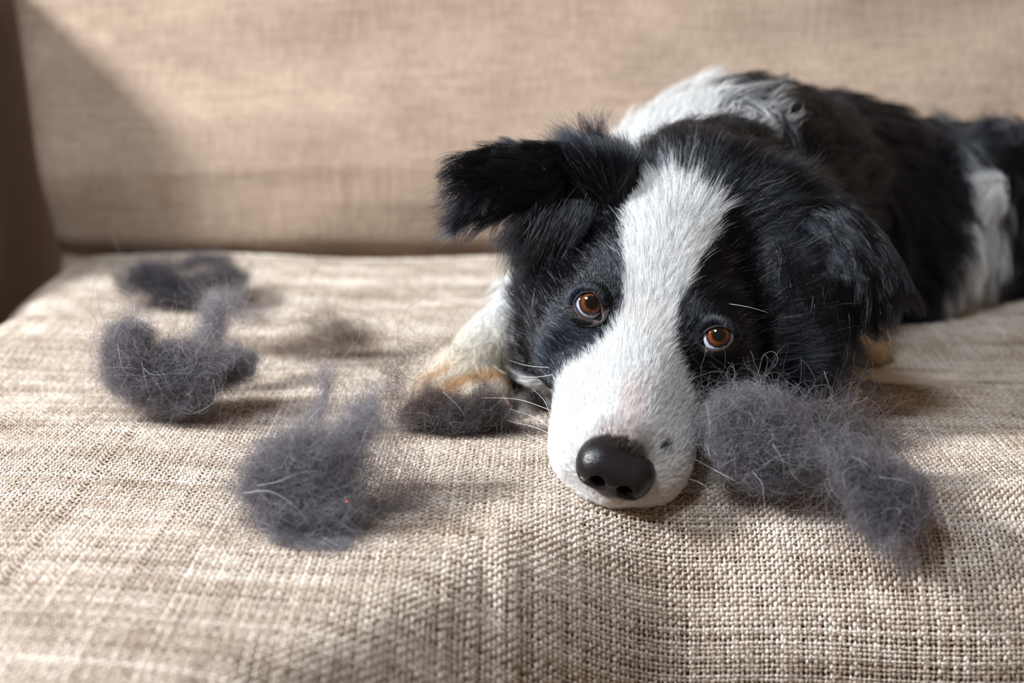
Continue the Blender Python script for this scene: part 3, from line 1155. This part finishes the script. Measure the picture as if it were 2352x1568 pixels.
for s in (-1, 1):
    carve(HN(s * 6.6, 101, -9.5), HN(s * 8.6, 88, -8.5), 0.0043, 0.0030, 0.0016)     # nostril
    carve(HN(s * 8.0, 99.5, -11.5), HN(s * 17.0, 94, -13.5), 0.0016, 0.0011, 0.0016)  # slit at its side
carve(HN(0, 99.5, -9), HN(0, 98.5, -26), 0.0004, 0.0009, 0.0022)                      # groove below
NV, NFc = surface_nets(SD, G0, VOX)
NV = smooth_mesh(NV, NFc, 2)
nose = mesh_obj('nose', NV, NFc, nose_mat(), dog)
SD, G0, G1, GN, AX, VOX = SDB, G0B, G1B, GNB, AXB, VOXB

# ------------------------------------------------------------------ ears
def ear(ctrl, seed):
    """Flap from a 3 x 4 grid of control points (rows upper edge, middle, lower edge; root to tip)."""
    Cg = np.array([[at(*q) for q in row] for row in ctrl])
    nu, nv = 30, 22
    u = np.linspace(0, 1, nu); v = np.linspace(0, 1, nv)
    b3 = np.stack([(1 - u) ** 3, 3 * u * (1 - u) ** 2, 3 * u * u * (1 - u), u ** 3], -1)
    b2 = np.stack([(1 - v) ** 2, 2 * v * (1 - v), v * v], -1)
    Pm = np.einsum('vr,uc,rcx->uvx', b2, b3, Cg)
    du = np.gradient(Pm, axis=0); dv = np.gradient(Pm, axis=1)
    nn_ = nrm(np.cross(du, dv))
    if (nn_ * (CAM - Pm)).sum() < 0: nn_ = -nn_
    th = 0.0022 * np.sqrt(np.clip(1 - (2 * np.abs(v - 0.5)) ** 4, 0.02, 1))[None, :, None] * np.sqrt(np.clip(1 - u ** 6, 0.03, 1))[:, None, None]
    front, backp = Pm + nn_ * th, Pm - nn_ * th
    V = np.concatenate([front.reshape(-1, 3), backp.reshape(-1, 3)])
    idx = np.arange(nu * nv).reshape(nu, nv)
    q = np.stack([idx[:-1, :-1], idx[1:, :-1], idx[1:, 1:], idx[:-1, 1:]], -1).reshape(-1, 4)
    off = nu * nv
    fs = [q, q[:, ::-1] + off]
    rim = np.concatenate([idx[0, :], idx[1:, -1], idx[-1, -2::-1], idx[-2:0:-1, 0]])
    nx = np.roll(rim, -1)
    fs.append(np.stack([rim, rim + off, nx + off, nx], -1))
    Fe = np.concatenate(fs)
    return V, Fe, Pm, nn_, du, dv


EAR_CTRL = [
    [[(1440, 352, .815), (1330, 325, .80), (1200, 325, .78), (1072, 352, .768)],
     [(1400, 410, .80), (1300, 405, .765), (1180, 395, .752), (1060, 430, .755)],
     [(1345, 480, .80), (1285, 470, .78), (1190, 480, .765), (1066, 512, .762)]],
    [[(1752, 405, .815), (1890, 400, .80), (2020, 490, .79), (2085, 640, .785)],
     [(1780, 490, .79), (1890, 500, .755), (1990, 590, .75), (2050, 700, .765)],
     [(1790, 570, .795), (1860, 610, .775), (1915, 680, .765), (1965, 735, .77)]],
]
for k, ctrl in enumerate(EAR_CTRL):
    V, Fe, Pm, nn_, du, dv = ear(ctrl, k)
    eo = mesh_obj('ear', V, Fe, M_SKIN, dog)
    r = np.random.default_rng(90 + k)
    n = 13000
    nu, nv = Pm.shape[:2]
    iu = r.uniform(0, nu - 1.001, n); iv = r.uniform(0, nv - 1.001, n)
    a0, b0 = iu.astype(int), iv.astype(int)
    fu, fv = (iu - a0)[:, None], (iv - b0)[:, None]
    bil = lambda A: (A[a0, b0] * (1 - fu) + A[a0 + 1, b0] * fu) * (1 - fv) + (A[a0, b0 + 1] * (1 - fu) + A[a0 + 1, b0 + 1] * fu) * fv
    pr, nr = bil(Pm), nrm(bil(nn_))
    back_side = r.random(n) < 0.25
    nr = np.where(back_side[:, None], -nr, nr)
    pr = pr + nr * 0.0018
    along, across = nrm(bil(du)), nrm(bil(dv))
    vv = iv / (nv - 1); uu = iu / (nu - 1)
    if k == 0:
        dd = along + across * (0.10 + 0.30 * vv)[:, None]
        ll = 0.013 + 0.010 * uu
    else:
        dd = along + across * (0.12 + 0.55 * vv ** 1.5)[:, None]
        ll = 0.017 + 0.006 * vv
    dd = dd + 0.16 * np.stack([wave_noise(pr, 30, 51), wave_noise(pr, 30, 52), wave_noise(pr, 30, 53)], -1)
    cc = BLACK * np.exp(0.5 * r.normal(size=(n, 1)))
    grow('ear_fur', eo, pr, nr, dd, ll, 0.20, cc, 0.00009, K=7, clump=0.8, n_guides=n // 60, lock=0.26, curl=0.14, grav=0.10, seed=70 + k)
    # fringe of long locks from the lower rim and the root
    n = 4200
    if k == 0:
        sx = r.uniform(0, 1, n)
        base_px = np.stack([1355 - 150 * sx + r.normal(0, 14, n), 478 + 14 * sx + r.normal(0, 14, n)], -1)
        pr = np.array([at(x, y, .785 + 0.008 * r.normal()) for x, y in base_px])
        dd = -RGT[None, :] * (0.50 + 0.22 * r.normal(size=(n, 1))) - UPV[None, :] * (0.9 + 0.15 * r.normal(size=(n, 1)))
        ll = 0.022 + 0.022 * (1 - 0.6 * sx) * r.random(n)
    else:
        sx = r.uniform(0, 1, n)
        base_px = np.stack([1795 + 125 * sx + r.normal(0, 16, n), 565 + 160 * sx + r.normal(0, 16, n)], -1)
        pr = np.array([at(x, y, .775 + 0.008 * r.normal()) for x, y in base_px])
        dd = RGT[None, :] * (0.22 + 0.20 * r.normal(size=(n, 1))) - UPV[None, :] * (1.0 + 0.15 * r.normal(size=(n, 1)))
        ll = 0.026 + 0.024 * (1 - sx) * r.random(n)
    nr = np.repeat(-FWD[None, :], n, 0)
    cc = BLACK * np.exp(0.5 * r.normal(size=(n, 1)))
    grow('ear_fringe', eo, pr, nr, dd, ll, 0.15, cc, 0.00010, K=8, clump=0.9, n_guides=n // 40, curl=0.16, grav=0.12, seed=80 + k)

# crest of hair standing at the root of the left ear, and locks swept up beside the right ear
n = 900
r = np.random.default_rng(5)
pr = np.array([at(x, y, .80) for x, y in np.stack([r.normal(1365, 24, n), r.normal(358, 12, n)], -1)])
dd = UPV[None, :] * 1.0 - RGT[None, :] * (0.42 + 0.35 * r.normal(size=(n, 1)))
grow('crest', body, pr, np.repeat(-FWD[None, :], n, 0), dd, 0.010 + 0.024 * r.random(n) ** 2, 0.1, BLACK * (1 + r.random((n, 1))), 0.00008, K=6, clump=0.85, n_guides=16, curl=0.3, grav=-0.02, seed=91)
n = 1500
pr = np.array([at(x, y, .79) for x, y in np.stack([r.uniform(1720, 1820, n), r.normal(430, 22, n)], -1)])
dd = UPV[None, :] * (0.45 + 0.2 * r.normal(size=(n, 1))) + RGT[None, :] * 0.9
grow('crest', body, pr, np.repeat(-FWD[None, :], n, 0), dd, 0.012 + 0.018 * r.random(n), 0.2, BLACK * (1 + r.random((n, 1))), 0.0001, K=6, clump=0.6, n_guides=50, curl=0.2, grav=0.06, seed=92)

n = 1500
sx = r.normal(0, 1, (n, 2))
pr = np.array([at(2268 + 34 * a, 352 + 22 * b, 1.045 + 0.006 * a * b) for a, b in sx])
dd = UPV[None, :] * (0.9 + 0.2 * r.normal(size=(n, 1))) + RGT[None, :] * (0.42 + 0.35 * r.normal(size=(n, 1)))
grow('tail_tuft', body, pr, np.repeat(-FWD[None, :], n, 0), dd, 0.012 + 0.020 * r.random(n), 0.15, BLACK * (1 + r.random((n, 1))), 0.00014, K=6, clump=0.85, n_guides=28, curl=0.2, grav=0.05, seed=93)

# ------------------------------------------------------------------ whiskers and brow hairs, each one a part
M_WHISK = simple_mat('whisker', (0.82, 0.82, 0.84), 0.35, 0.5)
M_GUARD = simple_mat('guard_hair', (0.5, 0.5, 0.53), 0.4, 0.4)


def hair_tube(name, pts, r0, mat, parent, sides=4):
    pts = np.array(pts, float)
    # smooth to 14 points along a Catmull-Rom path
    m = len(pts)
    ext = np.concatenate([[2 * pts[0] - pts[1]], pts, [2 * pts[-1] - pts[-2]]])
    out = []
    for s in np.linspace(0, m - 1.0001, 14):
        i = int(s); t = s - i
        a, b, c, d_ = ext[i], ext[i + 1], ext[i + 2], ext[i + 3]
        out.append(0.5 * (2 * b + (c - a) * t + (2 * a - 5 * b + 4 * c - d_) * t * t + (3 * b - a - 3 * c + d_) * t ** 3))
    out = np.array(out)
    tg = nrm(np.gradient(out, axis=0))
    sd = nrm(np.cross(tg, FWD + 0.01)); up = np.cross(sd, tg)
    V, Fs = [], []
    k = len(out)
    for i in range(k):
        rr = r0 * (1 - 0.8 * (i / (k - 1)) ** 1.5)
        for j in range(sides):
            a = 2 * math.pi * j / sides
            V.append(out[i] + rr * (math.cos(a) * sd[i] + math.sin(a) * up[i]))
    for i in range(k - 1):
        for j in range(sides):
            Fs.append((i * sides + j, i * sides + (j + 1) % sides, (i + 1) * sides + (j + 1) % sides, (i + 1) * sides + j))
    Fs.append(tuple(range(sides - 1, -1, -1))); Fs.append(tuple((k - 1) * sides + j for j in range(sides)))
    return mesh_obj(name, V, Fs, mat, parent)


WH = [  # root, bend, tip (pixels) with the depth of the tip
    ([(1268, 943), (1190, 917), (1105, 913)], .76), ([(1270, 985), (1220, 955), (1168, 938)], .75),
    ([(1272, 1000), (1225, 980), (1165, 966)], .74), ([(1266, 1022), (1220, 1003), (1200, 990)], .73),
    ([(1266, 1036), (1232, 1026), (1205, 1022)], .72), ([(1265, 1046), (1235, 1040), (1212, 1038)], .71),
    ([(1266, 1052), (1235, 1050), (1218, 1044)], .70), ([(1268, 965), (1250, 920), (1222, 892)], .74),
    ([(1275, 844), (1215, 840), (1165, 826)], .78), ([(1280, 858), (1230, 866), (1188, 862)], .78),
    ([(1590, 1020), (1645, 1022), (1700, 1030)], .70), ([(1588, 1050), (1640, 1078), (1690, 1105)], .69),
    ([(1575, 1098), (1600, 1105), (1620, 1116)], .69), ([(1596, 985), (1620, 1020), (1632, 1050)], .69),
]
for pts, zt in WH:
    p0 = hit(*pts[0])
    z0 = float(px_of(p0)[2])
    P3 = [p0 + nrm(p0 - CAM) * 0.002, at(*pts[1], z0 * 0.6 + zt * 0.4 - 0.004), at(*pts[2], zt)]
    for q in P3[1:]:
        q[2] = max(q[2], float(seat_z(q[0], q[1])) + 0.002)
    hair_tube('whisker', P3, 0.00010, M_WHISK, dog)
for pts in ([(1672, 697), (1720, 705), (1765, 718)], [(1215, 760), (1222, 700), (1228, 660)]):
    p0 = hit(*pts[0])
    z0 = float(px_of(p0)[2])
    hair_tube('brow_hair', [p0, at(*pts[1], z0 - 0.008), at(*pts[2], z0 - 0.012)], 0.00011, M_GUARD, dog)

# claws on the front paw
M_CLAW = simple_mat('claw', (0.35, 0.24, 0.18), 0.4, 0.4)
for tx, ty, tz, tr in ((978, 905, 0.823, 0.0115), (1023, 914, 0.812, 0.0125), (1080, 914, 0.811, 0.0125), (1130, 893, 0.822, 0.011)):
    a_ = at(tx, ty, tz)
    dirn = nrm(a_ - at(1070, 868, .842))
    dirn[2] = -0.25
    hair_tube('claw', [a_ + dirn * tr * 0.7, a_ + dirn * (tr + 0.003), a_ + dirn * (tr + 0.006) + np.array([0, 0, -0.002])], 0.0018, M_CLAW, dog, 6)

# ------------------------------------------------------------------ loose clumps of shed fur
def poly_sdf(q, poly):
    """Signed distance (negative inside) of points q (n,2) to a polygon, and the outward gradient."""
    poly = np.asarray(poly, float)
    best = np.full(len(q), 1e9); g = np.zeros_like(q)
    for i in range(len(poly)):
        a, b = poly[i], poly[(i + 1) % len(poly)]
        ab = b - a
        t = np.clip(((q - a) @ ab) / max(ab @ ab, 1e-9), 0, 1)
        v = q - a - t[:, None] * ab
        d = np.linalg.norm(v, axis=1)
        m = d < best
        best[m] = d[m]; g[m] = v[m] / np.maximum(d[m], 1e-6)[:, None]
    ins = in_poly(q[:, 0], q[:, 1], [tuple(p) for p in poly])
    return np.where(ins, -best, best), np.where(ins[:, None], -g, g)


def lump(r, poly, z0, thick, n, length, K, wander, loose, swirl, bias=None):
    """n strands winding about inside a lump whose outline from the front is poly; flat plane at z0, thickness in mm."""
    pa = np.asarray(poly, float)
    mm = F / z0 / 1000.0
    lo, hi = pa.min(0), pa.max(0)
    cand = r.uniform(lo, hi, (n * 8, 2))
    sd, _ = poly_sdf(cand, pa)
    dens = (sd < 0) * (0.12 + np.clip(-sd / (8 * mm), 0, 1)) * np.clip(0.75 + 0.55 * wave_noise(cand, 1 / 110.0, int(r.integers(1000))), 0.1, 1.6)
    cand = cand[r.random(len(cand)) < dens / dens.max()]
    q = cand[r.integers(0, len(cand), n)]
    w = r.uniform(-1, 1, n)
    sd, _ = poly_sdf(q, pa)
    half = np.sqrt(np.clip(-sd / (9 * mm), 0.02, 1)) * thick / 2 * mm
    pos = np.concatenate([q, (w * half)[:, None]], 1)
    step = length * mm / K * r.uniform(0.4, 1.25, n)
    free = r.random(n) < loose
    sw = swirl * mm
    seeds = [int(x) for x in r.integers(0, 9999, 3)]

    def field(p):
        f = np.stack([wave_noise(p / sw, 1.0, s_) for s_ in seeds], -1)
        return nrm(f)
    d = nrm(field(pos) + 0.55 * r.normal(size=(n, 3)))
    flip = np.where(r.random(n) < 0.5, -1.0, 1.0)[:, None]
    d = d * flip
    if bias is not None: d = nrm(d + np.array(bias))
    turn = wander * r.normal(size=(n, 3))
    out = np.zeros((n, K, 3)); out[:, 0] = pos
    for k in range(1, K):
        turn = 0.8 * turn + 0.45 * wander * r.normal(size=(n, 3))
        d = d + turn + 0.22 * flip * field(pos)
        if bias is not None: d = d + 0.25 * np.array(bias)
        sd, g = poly_sdf(pos[:, :2], pa)
        push = np.clip(sd / (6 * mm) + 0.9, 0, 2.0) * np.where(free, 0.05, 0.36)
        d[:, :2] -= g * push[:, None]
        d[:, 2] -= pos[:, 2] / (thick / 2 * mm) * 0.35
        d = nrm(d)
        pos = pos + d * step[:, None]
        out[:, k] = pos
    px, py, dz = out[..., 0], out[..., 1], out[..., 2]
    zz = z0 + dz / mm * 0.001
    return CAM + zz[..., None] * (FWD + RGT * ((px - 1176.0) / F)[..., None] - UPV * ((py - 784.0) / F)[..., None])


def clump(label, lumps, seed, tone, pale=0.05, pale_list=(), name='fur_clump', rr=(0.00002, 0.000048)):
    """A clump of tangled shed fur made of lumps: dict(poly, z, thick, n, ...)."""
    r = np.random.default_rng(seed)
    fp = np.asarray(lumps[0]['poly'], float)
    root = tag(empty(name, tuple(on_seat(fp[:, 0].mean(), fp[:, 1].max() - 5))), label, 'fur clump', 'shed fur clumps on the sofa seat')
    PP, RR, CC = [], [], []
    K = 16
    for l in lumps:
        n = int(l['n'] * 1.55)
        P = lump(r, l['poly'], l['z'], l.get('thick', 24), n, l.get('len', 40), K, l.get('wander', 0.16), l.get('loose', 0.16), l.get('swirl', 16), l.get('bias'))
        zz = seat_z(P[..., 0], P[..., 1]) + 0.0013
        low = P[..., 2] < zz
        P[..., 2] = np.where(low, zz + 0.2 * (zz - P[..., 2]).clip(0, 0.008), P[..., 2])
        PP.append(P)
        RR.append(r.uniform(rr[0], rr[1], (n, 1)) * np.ones((1, K)))
        cc = np.array(l.get('tone', tone)) * np.exp(0.45 * r.normal(size=(n, 1)))
        is_p = r.random(n) < l.get('pale', pale)
        cc[is_p] = np.array([0.42, 0.42, 0.46]) * r.uniform(0.5, 1.1, (is_p.sum(), 1))
        CC.append(cc)
    o = curves_obj('tangled_hair', np.concatenate(PP), np.concatenate(RR), np.concatenate(CC), M_TUFT, root)
    o['kind'] = 'stuff'
    for pts, rad_ in pale_list:
        P3 = [at(*q) for q in pts]
        for q in P3: q[2] = max(q[2], float(seat_z(q[0], q[1])) + 0.0015)
        hair_tube('guard_hair', P3, rad_ * 0.55, M_GUARD, root)
    return root


GREY = (0.082, 0.075, 0.088)
clump('dark blurred fur clump at the far left by the seat seam', [
    dict(poly=[(300, 640), (330, 610), (380, 605), (410, 640), (440, 655), (430, 690), (370, 690), (330, 665)], z=1.06, thick=26, n=2600),
    dict(poly=[(430, 650), (480, 630), (530, 625), (556, 640), (552, 668), (500, 690), (430, 692)], z=1.055, thick=26, n=2300),
    dict(poly=[(400, 610), (450, 585), (520, 592), (558, 635), (530, 632), (480, 608), (430, 625)], z=1.07, thick=20, n=600, len=50),
    dict(poly=[(262, 630), (310, 615), (320, 690), (280, 670)], z=1.06, thick=20, n=260, len=50)],
    101, (0.036, 0.033, 0.039), 0.03)
clump('large grey fur clump at the left with pale guard hairs looping round it', [
    dict(poly=[(250, 800), (262, 760), (300, 742), (340, 765), (352, 800), (420, 790), (480, 812), (520, 830), (500, 880), (470, 930), (410, 946), (330, 925), (270, 900), (245, 860)], z=.805, thick=36, n=8200, len=42, pale=.10),
    dict(poly=[(500, 830), (540, 805), (578, 825), (575, 855), (530, 880), (490, 885)], z=.815, thick=22, n=1300),
    dict(poly=[(465, 830), (455, 770), (468, 720), (490, 690), (515, 700), (512, 760), (505, 830)], z=.85, thick=20, n=900, bias=(0, -.3, 0), tone=(0.12, 0.115, 0.13)),
    dict(poly=[(470, 720), (480, 670), (560, 660), (560, 695), (640, 715), (590, 745), (520, 730)], z=.92, thick=18, n=420, len=46, tone=(0.12, 0.115, 0.13)),
    dict(poly=[(225, 880), (235, 780), (270, 735), (340, 730), (350, 760), (280, 800), (260, 900)], z=.80, thick=18, n=420, len=30, loose=.3)],
    102, GREY, 0.08, [
    ([(310, 755, .79), (305, 685, .80), (262, 661, .80), (205, 690, .80)], .0001),
    ([(490, 742, .78), (430, 758, .78), (418, 800, .775), (440, 830, .77)], .00012),
    ([(330, 845, .775), (350, 860, .772), (400, 858, .772), (450, 855, .772)], .0001),
    ([(490, 870, .77), (492, 920, .775), (440, 950, .785), (390, 935, .785)], .00011),
    ([(270, 790, .78), (280, 840, .775), (300, 870, .775)], .0001),
    ([(510, 775, .80), (535, 795, .80), (560, 797, .80)], .00012),
    ([(325, 830, .775), (335, 880, .772), (345, 912, .775)], .0001)])
clump('thin brownish wisps of fur between the left clump and the paw', [
    dict(poly=[(580, 795), (660, 785), (720, 760), (800, 760), (830, 785), (770, 805), (640, 812)], z=.92, thick=20, n=400, len=46, bias=(.4, 0, 0)),
    dict(poly=[(700, 735), (760, 715), (830, 740), (860, 780), (800, 790), (730, 770)], z=.91, thick=18, n=330, len=40),
    dict(poly=[(560, 800), (700, 715), (900, 760), (880, 850), (720, 850)], z=.90, thick=22, n=200, len=50, loose=.3)],
    103, (0.085, 0.062, 0.05), 0.02)
clump('grey fur clump at the front edge with ragged soft outline', [
    dict(poly=[(575, 1080), (610, 1025), (680, 1000), (760, 1010), (800, 1050), (795, 1120), (760, 1180), (690, 1190), (620, 1160), (570, 1125)], z=.675, thick=32, n=4300, len=46, swirl=14, pale=.10, loose=.22),
    dict(poly=[(600, 1150), (700, 1170), (800, 1130), (830, 1170), (790, 1240), (720, 1270), (660, 1255), (610, 1200)], z=.665, thick=22, n=1500, len=46, loose=.22),
    dict(poly=[(520, 1120), (580, 1110), (640, 1125), (640, 1160), (570, 1150)], z=.67, thick=14, n=420, len=40, bias=(.5, 0, 0)),
    dict(poly=[(740, 1040), (780, 980), (830, 970), (840, 1030), (800, 1080)], z=.69, thick=16, n=480, len=40, tone=(0.14, 0.135, 0.15)),
    dict(poly=[(760, 1010), (790, 950), (850, 925), (870, 990), (820, 1060)], z=.69, thick=18, n=420, len=46, bias=(.3, -.4, 0), tone=(0.15, 0.145, 0.16)),
    dict(poly=[(540, 1110), (600, 1010), (690, 980), (800, 990), (850, 1080), (840, 1200), (760, 1290), (660, 1280), (580, 1210)], z=.672, thick=26, n=700, len=50, loose=.35),
    dict(poly=[(700, 1010), (690, 980), (730, 930), (745, 860), (765, 900), (745, 960), (740, 1015)], z=.70, thick=12, n=240, len=44, bias=(0, -.4, 0), tone=(0.14, 0.135, 0.15)),
    dict(poly=[(790, 1060), (880, 1000), (950, 1020), (970, 1120), (920, 1200), (830, 1220)], z=.69, thick=18, n=330, len=50),
    dict(poly=[(640, 1240), (760, 1250), (790, 1290), (690, 1300)], z=.65, thick=12, n=240, len=40)],
    104, (0.098, 0.092, 0.106), 0.08, [
    ([(560, 1132, .655), (620, 1128, .650), (680, 1165, .648), (720, 1220, .648)], .00022),
    ([(745, 1235, .645), (775, 1252, .645), (800, 1270, .645)], .00022),
    ([(735, 935, .69), (700, 975, .68), (672, 1010, .67)], .00018),
    ([(590, 1115, .66), (640, 1105, .655), (690, 1085, .655), (735, 1082, .655)], .00018),
    ([(870, 1040, .69), (868, 1085, .685), (845, 1125, .68)], .00018)])
clump('dark fur clump caught against the toes of the front paw', [
    dict(poly=[(985, 962), (1005, 945), (1045, 912), (1075, 922), (1105, 905), (1140, 930), (1165, 948), (1120, 975), (1050, 990), (1000, 980)], z=.785, thick=20, n=2200, len=32, swirl=12, loose=.08),
    dict(poly=[(945, 920), (985, 890), (1020, 920), (1000, 970), (950, 960)], z=.79, thick=16, n=600, len=34, tone=(0.07, 0.05, 0.045)),
    dict(poly=[(880, 960), (940, 930), (1000, 960), (1150, 960), (1170, 975), (1050, 996), (930, 985)], z=.79, thick=16, n=900, len=40, bias=(.5, 0, 0)),
    dict(poly=[(880, 930), (885, 850), (930, 795), (1010, 775), (1070, 800), (1000, 800), (940, 830), (920, 920)], z=.80, thick=16, n=200, len=46, loose=.3, tone=(0.04, 0.035, 0.035)),
    dict(poly=[(760, 900), (860, 850), (940, 900), (950, 980), (840, 990)], z=.78, thick=18, n=110, len=46, tone=(0.09, 0.075, 0.075))],
    105, (0.045, 0.036, 0.036), 0.03, [
    ([(1018, 900, .755), (1050, 930, .75), (1070, 955, .75), (1095, 966, .755)], .0001)])
clump('long grey fur clump in front of the right ear, trailing over the seat edge', [
    dict(poly=[(1630, 950), (1660, 915), (1720, 905), (1800, 925), (1850, 960), (1850, 1040), (1800, 1075), (1720, 1080), (1660, 1060), (1632, 1010)], z=.705, thick=34, n=6800, len=44, swirl=13, pale=.16, loose=.07),
    dict(poly=[(1800, 940), (1880, 945), (1950, 980), (1985, 1030), (1970, 1080), (1900, 1105), (1820, 1090), (1780, 1040)], z=.70, thick=28, n=3800, len=44, pale=.08, tone=(0.075, 0.068, 0.074)),
    dict(poly=[(1900, 1040), (1980, 1030), (2060, 1080), (2120, 1120), (2130, 1180), (2090, 1230), (2020, 1235), (1975, 1200), (1950, 1130)], z=.672, thick=26, n=4600, len=42, pale=.08),
    dict(poly=[(1850, 980), (1950, 1000), (2030, 1080), (2000, 1150), (1930, 1110), (1850, 1060)], z=.688, thick=26, n=2000, len=44, tone=(0.085, 0.077, 0.083)),
    dict(poly=[(1660, 1060), (1760, 1085), (1850, 1085), (1820, 1125), (1720, 1120)], z=.70, thick=18, n=620, len=40),
    dict(poly=[(1650, 925), (1690, 885), (1740, 872), (1790, 890), (1800, 930), (1720, 915)], z=.71, thick=18, n=130, len=28, loose=.10, pale=.5),
    dict(poly=[(1850, 950), (1950, 920), (2060, 990), (2080, 1090), (2000, 1030), (1900, 960)], z=.705, thick=18, n=420, len=38, loose=.3, pale=.02, tone=(0.06, 0.052, 0.055)),
    dict(poly=[(2000, 1225), (2060, 1235), (2110, 1290), (2080, 1330), (2040, 1280)], z=.655, thick=10, n=120, len=30)],
    106, (0.096, 0.090, 0.106), 0.10, [
    ([(1955, 1047, .66), (1990, 1065, .655), (2025, 1095, .655)], .00013),
    ([(1985, 1066, .66), (1940, 1080, .655), (1940, 1115, .65), (1955, 1132, .65)], .00011),
    ([(1728, 1082, .68), (1750, 1110, .67), (1755, 1150, .665), (1762, 1180, .66)], .00012),
    ([(1775, 1020, .67), (1798, 1060, .668), (1800, 1105, .67)], .00012),
    ([(1622, 925, .68), (1630, 980, .675), (1625, 1050, .675)], .0001),
    ([(2020, 1095, .65), (2080, 1105, .645), (2108, 1130, .645), (2090, 1150, .645)], .0001),
    ([(1893, 852, .70), (1905, 890, .70), (1912, 920, .70)], .0001)])
clump('pale cream wisps of fur lying on the seat right of the dog', [
    dict(poly=[(1930, 870), (2060, 868), (2200, 890), (2180, 910), (2060, 905), (1950, 895)], z=.885, thick=24, n=1000, len=60, wander=.03, bias=(1.2, .15, 0)),
    dict(poly=[(1920, 890), (2000, 890), (2090, 915), (2060, 930), (1960, 915)], z=.875, thick=18, n=500, len=50, wander=.03, bias=(1.2, .25, 0))],
    107, (0.66, 0.56, 0.44), 0.3)

front = next(o for o in bpy.data.objects if o.get('label', '').startswith('grey fur clump at the front edge'))
c_ = at(797, 1152, 0.652)
fl = mesh_obj('fleck', [c_ + np.array(v) * 0.0009 for v in ((1, 0, .3), (-1, 0, .2), (0, .7, .4), (0, -.7, .3), (0.2, 0, 1.0), (0, 0.1, -.6))],
              [(0, 2, 4), (2, 1, 4), (1, 3, 4), (3, 0, 4), (2, 0, 5), (1, 2, 5), (3, 1, 5), (0, 3, 5)], simple_mat('orange_fleck', (0.75, 0.13, 0.04), 0.6), front)
fl['label'] = 'tiny orange fleck'


def stray(px_pts, lifts, label, r0, mat):
    pts = [on_seat(*q) + np.array([0, 0, l]) for q, l in zip(px_pts, lifts)]
    o = hair_tube('stray_hair', pts, r0, mat, None)
    tag(o, label, 'hair', 'single loose hairs on the seat')


stray([(582, 886), (600, 858), (630, 830), (668, 782)], (0.0014, 0.002, 0.003, 0.0014), 'long thin pale hair lying just right of the large left fur clump', 0.0001, M_GUARD)
stray([(796, 836), (808, 828), (832, 842), (856, 876)], (0.0014, 0.003, 0.003, 0.0014), 'pale bent hair lying between the brownish wisps and the front paw', 0.00016, M_GUARD)
stray([(1190, 1030), (1225, 1062), (1262, 1090)], (0.0014, 0.002, 0.0014), 'short pale hair lying on the burlap left of the nose', 0.00008, M_GUARD)

# small litter on the cloth
p0 = on_seat(868, 995)
sd = mesh_obj('seed', [p0 + np.array(v) * 0.0012 for v in ((1, 0, .9), (-1, 0, .9), (0, .7, 1.0), (0, -.7, 1.0), (0, 0, 1.7), (0, 0, .4))],
              [(0, 2, 4), (2, 1, 4), (1, 3, 4), (3, 0, 4), (2, 0, 5), (1, 2, 5), (3, 1, 5), (0, 3, 5)], simple_mat('seed_husk', (0.02, 0.018, 0.02), 0.6))
tag(sd, 'tiny dark seed lying on the burlap near the paw', 'seed')
